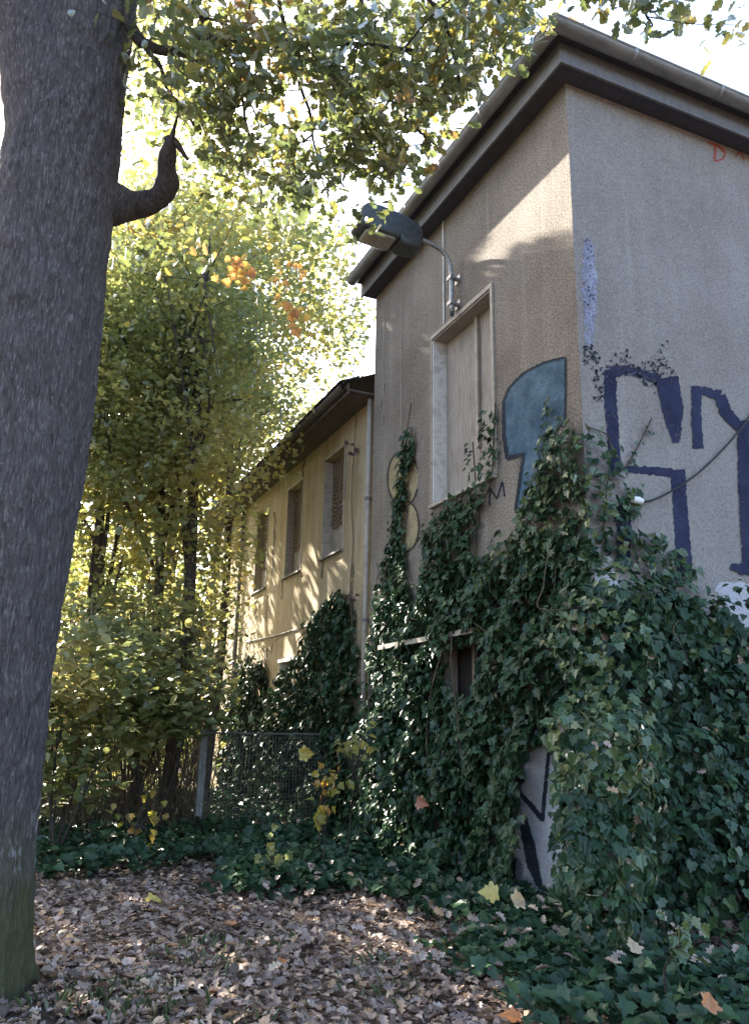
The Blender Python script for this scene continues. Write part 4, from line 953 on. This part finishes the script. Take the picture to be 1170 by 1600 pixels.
# dry brush behind the hazels: fine stems in one mass
m = MB()
for _ in range(420):
    b = np.array([rng.uniform(.2, 2.9), rng.uniform(11.9, 13.8), 0]); h = rng.uniform(.9, 3.4); q = b+np.array([rng.normal(0, .5), rng.normal(0, .25), h]); m.tube(smoothline([b, (b+q)/2+rng.normal(0, .14, 3), q], 6), np.linspace(.007, .002, 6), 3, False)
for _ in range(420):
    b = np.array([rng.uniform(-1.2, 3.2), rng.uniform(13.2, 16.5), rng.uniform(.5, 2.2)]); h = rng.uniform(1.2, 2.6); q = b+np.array([rng.normal(0, .9), rng.normal(0, .3), h]); m.tube(smoothline([b, (b+q)/2+rng.normal(0, .16, 3), q], 6), np.linspace(.009, .003, 6), 3, False)
m.out('dry_brush', M_DRYSTEM, kind='stuff')

# ------------------------------------------------------------------ ivy
def wall_ivy(face, poly, dens, depth, size, seed=0, rag=.06):
    """leaves over a region of a wall; returns P, B, S"""
    r = np.random.default_rng(seed)
    Q = np.array([face(*p) for p in poly]); ax = 0 if face is not rw else 1; ua = 1-ax
    UV = Q[:, [ua, 2]]; lo, hi = UV.min(0)-.1, UV.max(0)+.1; area = (hi-lo).prod(); n = int(area*dens)
    u = r.uniform(lo[0], hi[0], n); z = r.uniform(lo[1], hi[1], n)
    k = inpoly(u+r.normal(0, rag, n), z+r.normal(0, rag, n), UV) & (z > .02); u, z = u[k], z[k]; n = len(u)
    lump = .5+.5*np.sin(u*5.1+1.3*np.sin(z*3.1+seed))*np.sin(z*4.3+1.7*np.sin(u*2.7))
    lf = r.random(n)**.7
    dd = .02+depth(u, z)*lump*lf+.03*r.random(n)
    P = np.zeros((n, 3)); base = XW if face is lw else (XG if face is gw else YC)
    P[:, ax] = base-dd; P[:, ua] = u; P[:, 2] = z
    nn = r.normal(0, .42, (n, 3)); nn[:, ax] -= 1.0; nn[:, 2] += .45
    tt = r.normal(0, .55, (n, 3)); tt[:, 2] -= 1.0; tt[:, ax] -= .2
    return P, frames(nn, tt), r.uniform(.6, 1.25, n)*size
def stems(parent, lines, rad=.009, mat=None):
    for L in lines:
        m = MB(); m.tube(smoothline(L, max(8, 6*len(L))), rad, 6); m.out('stem', mat or M_STEM, parent)
def off_l(px, py, d=.03): q = lw(px, py); return (XW-d, q[1], q[2])
def off_r(px, py, d=.03): q = rw(px, py); return (q[0], YC-d, q[2])
# 1 thin column and curtain at the far end of the tower wall
ia = thing('ivy', 'sunlit ivy column climbing the far edge of the tower side wall', 'ivy', tuple(gr(590, 1300)))
P1 = wall_ivy(lw, [(634, 690), (640, 675), (648, 690), (645, 740), (634, 790), (634, 850), (645, 900), (652, 960), (650, 1010), (660, 1100), (662, 1330), (566, 1345), (572, 1200), (580, 1100), (590, 1000), (598, 905), (612, 865), (622, 790), (628, 740)], 620, lambda u, z: np.interp(z, [0, 2, 3.5, 4.5], [.45, .25, .10, .05]), .095, 1)
foliage(ia, IVYT, *P1, M_IVY, 260, 8)
stems(ia, [[off_l(596, 1300, .05), off_l(606, 1000), off_l(622, 860), off_l(636, 700), off_l(645, 630)], [off_l(610, 1300, .05), off_l(625, 1050), off_l(630, 900), off_l(640, 780)]])
# 2 clump beneath the boarded window and up its right side
ib = thing('ivy', 'dark ivy clump under the boarded window and creeping up its right jamb', 'ivy', tuple(lw(720, 850)))
P2 = wall_ivy(lw, [(668, 838), (690, 800), (712, 785), (735, 772), (756, 764), (765, 752), (768, 700), (772, 640), (778, 640), (778, 715), (770, 760), (750, 800), (745, 850), (735, 880), (760, 930), (690, 930), (672, 880)], 560, lambda u, z: np.full_like(u, .16), .095, 2)
P2b = wall_ivy(lw, [(738, 760), (736, 720), (733, 690), (739, 690), (744, 740)], 500, lambda u, z: np.full_like(u, .05), .06, 3, .02)
foliage(ib, IVYT, np.vstack([P2[0], P2b[0]]), np.concatenate([P2[1], P2b[1]]), np.concatenate([P2[2], P2b[2]]), M_IVY, 200, 8)
stems(ib, [[off_l(745, 880), off_l(752, 800), off_l(770, 755), off_l(775, 690), off_l(777, 630)], [off_l(740, 760, -.03), off_l(735, 690, -.03)]])
# 3 the broad curtain over the lower side wall
ic = thing('ivy', 'broad shaded ivy curtain over the lower side wall with the dark window hole', 'ivy', tuple(gr(720, 1400)))
hollow = [(690, 1015), (740, 995), (758, 1000), (756, 1040), (735, 1090), (700, 1090), (690, 1050)]
bare = [(800, 1400), (800, 1330), (808, 1280), (806, 1230), (815, 1190), (830, 1160), (864, 1150), (870, 1250), (872, 1400)]
poly3 = [(640, 1000), (655, 930), (680, 890), (700, 905), (730, 880), (765, 870), (800, 885), (825, 860), (860, 840), (935, 850), (950, 1120), (940, 1160), (945, 1440), (700, 1440), (590, 1360), (600, 1200), (630, 1100)]
P3 = wall_ivy(lw, poly3, 720, lambda u, z: np.interp(z, [0, 1, 2.5, 4], [.75, .5, .38, .2]), .105, 4)
x_, y_, _ = project(P3[0]); k = ~inpoly(x_+rng.normal(0, 4, len(x_)), y_+rng.normal(0, 4, len(x_)), hollow) & ~inpoly(x_+rng.normal(0, 3, len(x_)), y_+rng.normal(0, 3, len(x_)), bare)
P3 = [a[k] for a in P3]
foliage(ic, IVYT, *P3, M_IVY, 300, 9)
stems(ic, [[off_l(748, 1000, .35), off_l(757, 1040, .42), off_l(764, 1090, .42), off_l(772, 1180, .40)], [off_l(700, 1380, .1), off_l(690, 1150, .2), off_l(720, 1010, .2), off_l(790, 930, .1)], [off_l(790, 990, .25), off_l(770, 960, .3), off_l(790, 900, .1), off_l(785, 850, .05)]], .008)
# 4 the climbing arm on the corner
idd = thing('ivy', 'pale green ivy arm climbing the corner over the blue arrow and navy letters', 'ivy', tuple(lw(880, 900)))
P4 = wall_ivy(lw, [(830, 800), (835, 750), (850, 700), (868, 668), (900, 662), (918, 680), (925, 900), (850, 890), (800, 900), (785, 860), (815, 830)], 520, lambda u, z: np.full_like(u, .22), .095, 5)
P4b = wall_ivy(lw, [(852, 640), (868, 620), (872, 650), (862, 680), (850, 690)], 330, lambda u, z: np.full_like(u, .08), .07, 6)
P4c = wall_ivy(rw, [(905, 665), (940, 672), (955, 735), (990, 760), (985, 830), (990, 860), (960, 872), (938, 868), (925, 880), (905, 890)], 270, lambda u, z: np.full_like(u, .16), .095, 7)
P4d = wall_ivy(rw, [(968, 715), (985, 700), (1012, 655), (1018, 662), (992, 705), (980, 735)], 230, lambda u, z: np.full_like(u, .03), .055, 8, .02)
P4e = wall_ivy(rw, [(990, 800), (1008, 830), (1040, 850), (1062, 870), (1090, 925), (1000, 925), (985, 850)], 300, lambda u, z: np.full_like(u, .15), .095, 9)
AL = [np.concatenate([p[i] for p in (P4, P4b, P4c, P4d, P4e)]) for i in range(3)]
yl = rng.random(len(AL[0])) < .35
foliage(idd, IVYT, *[a[~yl] for a in AL], M_IVY, 180, 9)
foliage(idd, IVYT, *[a[yl] for a in AL], M_IVY_L, 110, 9, name='young_foliage')
stems(idd, [[off_l(875, 1000, .12), off_l(880, 880, .08), off_l(885, 760, .06), off_l(880, 680, .05)], [off_r(930, 900, .08), off_r(940, 780, .06), off_r(950, 690), off_r(915, 668)], [off_r(972, 735), off_r(990, 705), off_r(1015, 655)], [off_l(897, 870, .3), off_l(905, 920, .4), off_l(925, 960, .5), (5.0, 5.3, 2.75)]], .007)
# 5 great heap on the corner and street wall
ih = thing('ivy', 'huge dark green ivy heap burying the corner and the street wall', 'ivy', (5.4, 5.2, 0))
rh = np.random.default_rng(8)
bl = []
for x in np.arange(4.62, 9.2, .33):
    top = np.interp(x, [4.5, 4.8, 5.2, 5.9, 6.3, 6.9, 9.5], [2.85, 2.95, 2.85, 2.95, 2.75, 2.35, 2.2])
    for z in np.arange(.05, top-.1, .36):
        D = np.interp(z, [0, .8, 2, 3, 3.6], [1.0, .80, .55, .28, .10])
        if x < 4.9: D *= np.interp(z, [0, .6, 2.2, 3.2], [.62, .62, .85, 1])
        rx = rh.uniform(.26, .40)
        bl.append((x+rh.normal(0, .06), YC-D+rx*.55+rh.normal(0, .08), z+rh.normal(0, .07), rx, rx*1.0, rh.uniform(.24, .4)))
for z in np.arange(.1, 2.9, .4):   # left flank that hides the corner from the side
    bl.append((4.42+rh.normal(0, .03)+.05*max(0, z-1.4), 5.55+rh.normal(0, .05), z, .24, .3, .3)); bl.append((4.62, 5.35+rh.normal(0, .05), z+.2, .3, .3, .3))
for _ in range(56):
    q = at(rh.uniform(888, 985), rh.uniform(1120, 1430), rh.uniform(5.95, 6.4)); bl.append((q[0], q[1], max(.1, q[2]), .2, .2, .2))
bl = np.array(bl); P, N_ = [], []
for b in bl:
    n = int(185*(b[3]/.33)**2); u = nrm(rh.normal(0, 1, (n, 3))); sh = rh.uniform(.72, 1.06, (n, 1)); P.append(b[:3]+u*b[3:]*sh); N_.append(u/b[3:])
P = np.vstack(P); N_ = nrm(np.vstack(N_))
ins = np.zeros(len(P), int)
for b in bl: ins += (((P-b[:3])/b[3:])**2).sum(1) < .55
x_, y_, _ = project(P)
k = (ins == 0) & (P[:, 2] > .03) & ~((P[:, 0] > XW-.02) & (P[:, 1] > YC-.02)) & (N_[:, 1] < .55) & ~inpoly(x_, y_, [(795, 1395), (797, 1150), (866, 1150), (868, 1395)])
P, N_ = P[k], N_[k]; n = len(P); HP, HN = P, N_
nn = N_+rh.normal(0, .33, (n, 3)); nn[:, 2] += .35; nn[:, 1] -= .3; tt = rh.normal(0, .5, (n, 3)); tt[:, 2] -= .9
B = frames(nn, tt); S = rh.uniform(.5, 1.3, n)*.088
lt = (rh.random(n) < .05) | ((P[:, 0] < 4.7) & (P[:, 2] > 1.2) & (rh.random(n) < .5))
foliage(ih, IVYT, P[~lt], B[~lt], S[~lt], M_IVY, 250, 11)
foliage(ih, IVYT, P[lt], B[lt], S[lt], M_IVY_L, 50, 11, name='young_foliage')
# inner dark layer close to the wall so that no render shows between the leaves
n = 5200; u = rh.uniform(4.78, 9.3, n); top = np.interp(u, [4.5, 4.8, 5.2, 5.9, 6.3, 6.9, 9.5], [2.8, 2.9, 2.8, 2.9, 2.7, 2.3, 2.15]); z = rh.uniform(0, 1, n)*top
Pi = np.c_[u, YC-.04-rh.random(n)*.15, z]; nn = rh.normal(0, .3, (n, 3)); nn[:, 1] -= 1; tt = rh.normal(0, .5, (n, 3)); tt[:, 2] -= 1
leaf_mesh('foliage', IVYT, Pi, frames(nn, tt), rh.uniform(.8, 1.3, n)*.115, M_IVY, ih)
stems(ih, [[at(1060, 970, 6.1), at(1052, 985, 6.0), at(1065, 1010, 5.95), at(1075, 1035, 6.0)], [at(945, 1165, 5.9), at(950, 1200, 5.85)], ], .004)
# 6 ivy on the wing
ie = thing('ivy', 'dark ivy column on the ochre wing beside the tower edge', 'ivy', tuple(gr(520, 1290)))
P6 = wall_ivy(gw, [(493, 975), (510, 945), (530, 930), (552, 928), (556, 960), (560, 1010), (566, 1060), (568, 1290), (455, 1290), (440, 1200), (438, 1110), (448, 1060), (478, 1020), (482, 995)], 480, lambda u, z: np.interp(z, [0, 2, 3.5], [.6, .4, .22]), .115, 10)
foliage(ie, IVYT, *P6, M_IVY, 120, 8)
stems(ie, [[(XG-.06, gw(540, 1200)[1], .2), (XG-.04, gw(545, 1050)[1], 2.4), (XG-.03, gw(548, 960)[1], 3.3)]])
ig = thing('ivy', 'small dark ivy patch on the far ochre wall above the fence', 'ivy', tuple(gw(398, 1150)))
P7 = wall_ivy(gw, [(374, 1050), (392, 1032), (410, 1028), (420, 1040), (419, 1085), (414, 1118), (436, 1128), (470, 1125), (470, 1265), (345, 1265), (352, 1120)], 420, lambda u, z: np.full_like(u, .3), .115, 11)
foliage(ig, IVYT, *P7, M_IVY, 60, 7)
# vine hanging down the join of tower and wing
vn = thing('dry_vine', 'thin dry vine hanging down the join of tower and wing with withered leaves', 'vine', (XG-.1, 11.45, 0))
pv = [np.array(gw(px, py))+(-.10, 0, 0) for px, py in ((566, 640), (562, 705), (558, 780), (561, 850), (556, 920), (560, 985))]
stems(vn, [pv], .008, M_DRYSTEM)
for px, py in ((562, 705), (560, 938)):
    n = 7; c = np.array(gw(px, py))+(-.12, 0, 0); Pq = c+rng.normal(0, .05, (n, 3)); leaf_parts(IVYT, Pq, frames(rng.normal(0, 1, (n, 3))+(-.6, -.6, 0), rng.normal(0, 1, (n, 3))), rng.uniform(.07, .11, n), flat_leaf('withered_leaf', (.06, .035, .03)), vn)

# ground ivy: carpets
def carpet(name, label, poly, dens, hmax, size, seed, mat=M_IVY, rag=.12, singles=0):
    r = np.random.default_rng(seed); Q = np.array([gr(*p)[:2] for p in poly]); lo, hi = Q.min(0)-.2, Q.max(0)+.2; n = int((hi-lo).prod()*dens)
    u = r.uniform(lo[0], hi[0], n); v = r.uniform(lo[1], hi[1], n); k = inpoly(u+r.normal(0, rag, n), v+r.normal(0, rag, n), Q); u, v = u[k], v[k]; n = len(u)
    lump = .5+.5*np.sin(u*4.2+1.1*np.sin(v*3+seed))*np.sin(v*3.6+1.4*np.sin(u*2.2))
    z = gz(u, v)+.03+hmax*(.35+.65*lump)*r.random(n)**.5; P = np.c_[u, v, z]
    nn = r.normal(0, .4, (n, 3)); nn[:, 2] += 1; nn[:, 1] -= .35; tt = r.normal(0, 1, (n, 3)); tt[:, 1] -= .5; tt[:, 2] -= .2
    k = ~(u > XW-.02)
    o = leaf_mesh(name, IVYT, P[k], frames(nn, tt)[k], (r.uniform(.6, 1.3, n)*size)[k], mat); tag(o, label, 'ground ivy')
carpet('ground_ivy', 'dark ivy carpet right of the oak trunk below the thicket', [(50, 1372), (180, 1368), (330, 1355), (375, 1318), (420, 1290), (450, 1262), (300, 1250), (50, 1262)], 300, .32, .11, 31)
carpet('ground_ivy', 'dark ivy carpet in the middle at the foot of the wall', [(352, 1400), (430, 1405), (560, 1395), (700, 1440), (740, 1470), (860, 1440), (700, 1370), (600, 1320), (520, 1290), (470, 1295), (400, 1330), (352, 1350)], 480, .30, .105, 32)
carpet('ground_ivy', 'dense ivy carpet filling the lower right corner', [(738, 1480), (760, 1530), (820, 1575), (850, 1625), (1300, 1640), (1400, 1500), (1200, 1440), (960, 1420), (860, 1415), (780, 1430)], 620, .22, .098, 33)
carpet('ground_ivy', 'small stray ivy patch in the litter beside the big carpet', [(660, 1490), (700, 1470), (740, 1480), (745, 1520), (690, 1525)], 260, .10, .085, 34)

# ------------------------------------------------------------------ leaf litter
rl = np.random.default_rng(77)
def litter(n, x0, x1, y0, y1, size, zmax):
    u = rl.uniform(x0, x1, n); v = rl.uniform(y0, y1, n); k = (np.hypot(u-TC[0], v-TC[1]) > .5) & ~((u > XW-.05) & (v > YC)); u, v = u[k], v[k]; n = len(u)
    P = np.c_[u, v, gz(u, v)+.012+zmax*rl.random(n)]
    nn = rl.normal(0, .34, (n, 3)); nn[:, 2] += 1; tt = rl.normal(0, 1, (n, 3)); tt[:, 2] *= .3
    return P, frames(nn, tt), rl.uniform(.55, 1.3, n)*size
CURL = tmpl([(0, 0), (.10, .12), (.26, .22), (.12, .36), (.36, .52), (.18, .64), (.30, .80), (.10, .93), (0, 1)], .32, .22)
FLATC = tmpl([(0, .0), (.16, -.03), (.36, .02), (.30, .16), (.50, .28), (.30, .42), (.34, .60), (.14, .72), (0, 1)], -.25, .2)
lits = [litter(21000, -3.5, 6.5, 3.0, 9.0, .080, .035), litter(9000, -6, 4.7, 9.0, 15, .09, .03)]
A3 = [np.concatenate([a[i] for a in lits]) for i in range(3)]
leaf_mesh('leaf_litter', CURL, *A3, M_LITTER)
leaf_mesh('leaf_litter', FLATC, *litter(13000, -3.5, 6.5, 3.0, 9.5, .072, .04), M_LITTER)
sel = rl.choice(np.where((HN[:, 1] < -.2) & (HP[:, 2] < 2.4))[0], 90, replace=False)
Pd = HP[sel]+HN[sel]*.05; nd = HN[sel]+rl.normal(0, .3, (90, 3)); td = rl.normal(0, .6, (90, 3)); td[:, 2] -= .6
q = np.array([gr(px, py) for px, py in zip(rl.uniform(400, 1165, 240), rl.uniform(1290, 1590, 240))]); q = q[(q[:, 0] < XW-.1) | (q[:, 1] < YC-.5)]
q[:, 2] += rl.uniform(.2, .3, len(q)); nq = rl.normal(0, .4, (len(q), 3)); nq[:, 2] += 1; nq[:, 1] -= .5
leaf_mesh('leaf_litter', CURL, np.vstack([Pd, q]), frames(np.vstack([nd, nq]), np.vstack([td, rl.normal(0, 1, (len(q), 3))])), rl.uniform(.05, .10, 90+len(q)), M_LITTER)
m = MB()
for _ in range(170):
    p = np.array([rl.uniform(-2, 4.5), rl.uniform(3.5, 9.5), .03]); a = rl.uniform(0, 6.28); l = rl.uniform(.08, .4)
    q = p+np.array([math.cos(a)*l, math.sin(a)*l, rl.uniform(0, .04)]); m.tube([p, (p+q)/2+rl.normal(0, .015, 3), q], [.004, .003, .0015], 4, False)
m.out('fallen_twigs', M_DRYSTEM, kind='stuff')
# sparse grass tufts in the litter
n = 420; c = rl.integers(0, 16, n); tc = np.array([gr(px, py) for px, py in zip(rl.uniform(90, 640, 16), rl.uniform(1480, 1600, 16))]); P = tc[c]+np.c_[rl.normal(0, .13, (n, 2)), np.full(n, .01)]
BLADE = tmpl([(0, 0), (.022, .3), (.014, .7), (0, 1)], .2, .5); nn = np.c_[rl.normal(0, 1, (n, 2)), np.full(n, .2)]; tt = np.c_[rl.normal(0, .35, (n, 2)), np.ones(n)]
leaf_mesh('grass', BLADE, P, frames(nn, tt), rl.uniform(.04, .10, n), M_IVY_L)

# single fallen leaves that stand out
def one_leaf(label, p, size, mat, tm=MAPLE, nrmv=(0, -.35, 1), ang=0.0, group='bright fallen leaves'):
    V0, Fs = tm; p = np.array(p, float); B = frames(np.array([nrmv], float), np.array([[math.cos(ang), math.sin(ang), .05]]))[0]
    me = bpy.data.meshes.new('fallen_leaf'); vv = V0.copy(); vv[:, 2] += .10*np.sin(vv[:, 1]*4+ang)
    me.from_pydata([tuple(v*size) for v in vv@B.T], [], Fs); me.update(); me.materials.append(mat)
    o = bpy.data.objects.new('fallen_leaf', me); o.location = tuple(p); link(o); tag(o, label, 'leaf', group)
def g2(px, py, z=.06): q = on(px, py, 2, z); q[2] -= (.02 if z < .1 else 0); return q
one_leaf('yellow maple leaf lying on the litter behind the oak', g2(232, 1408), .17, M_LEAF_YEL, ang=.4)
one_leaf('orange leaf lying on the open litter in mid path', g2(366, 1442), .10, M_LEAF_ORG, ang=2.2)
one_leaf('orange leaf nearest the camera at the right edge of the ivy carpet', g2(1105, 1578, .25), .12, M_LEAF_ORG, ang=1.0, nrmv=(0, -.9, .6))
one_leaf('orange leaf in the sun patch at the bottom edge', g2(812, 1585), .13, M_LEAF_ORG, ang=2.6)
one_leaf('small orange leaf at the bottom left of the path', g2(440, 1500), .075, M_LEAF_ORG, ang=.9)
one_leaf('large yellow leaf caught in ivy below the white wall strip', at(778, 1396, 6.15), .14, M_LEAF_YEL, ang=2.8, nrmv=(-.2, -.8, .5))
one_leaf('pale tan leaf caught in ivy beside the large yellow one', at(802, 1410, 6.05), .13, M_LEAF_PALE, ang=.3, nrmv=(.1, -.8, .5))
one_leaf('tan leaf lying in the dark ivy of the lower right carpet', g2(992, 1490, .3), .11, M_LEAF_PALE, ang=1.4, nrmv=(0, -.8, .6))
one_leaf('russet leaf hanging in the ivy curtain on the side wall', at(650, 1252, 7.9), .13, M_LEAF_RED, ang=4.5, nrmv=(-.6, -.7, .2))
one_leaf('pale leaf stuck on the eave of the wing', (XG-.53, gw(483, 712)[1]-.6, 6.9), .30, M_LEAF_PALE, ang=4.2, nrmv=(-.6, -.7, .2))
one_leaf('orange leaf stuck on the gutter corner of the tall house', at(893, 40, 10.62), .22, M_LEAF_ORG, ang=.6, nrmv=(-.4, -.8, .4))
one_leaf('yellow leaf caught on the mesh fence', at(468, 1180, 10.6), .20, M_LEAF_YEL, ang=.1, nrmv=(-.2, -.9, .3))
one_leaf('yellow leaf hanging before the far ivy patch', at(362, 1060, 11.8), .18, M_LEAF_YEL, ang=4.6, nrmv=(-.2, -.9, .3))
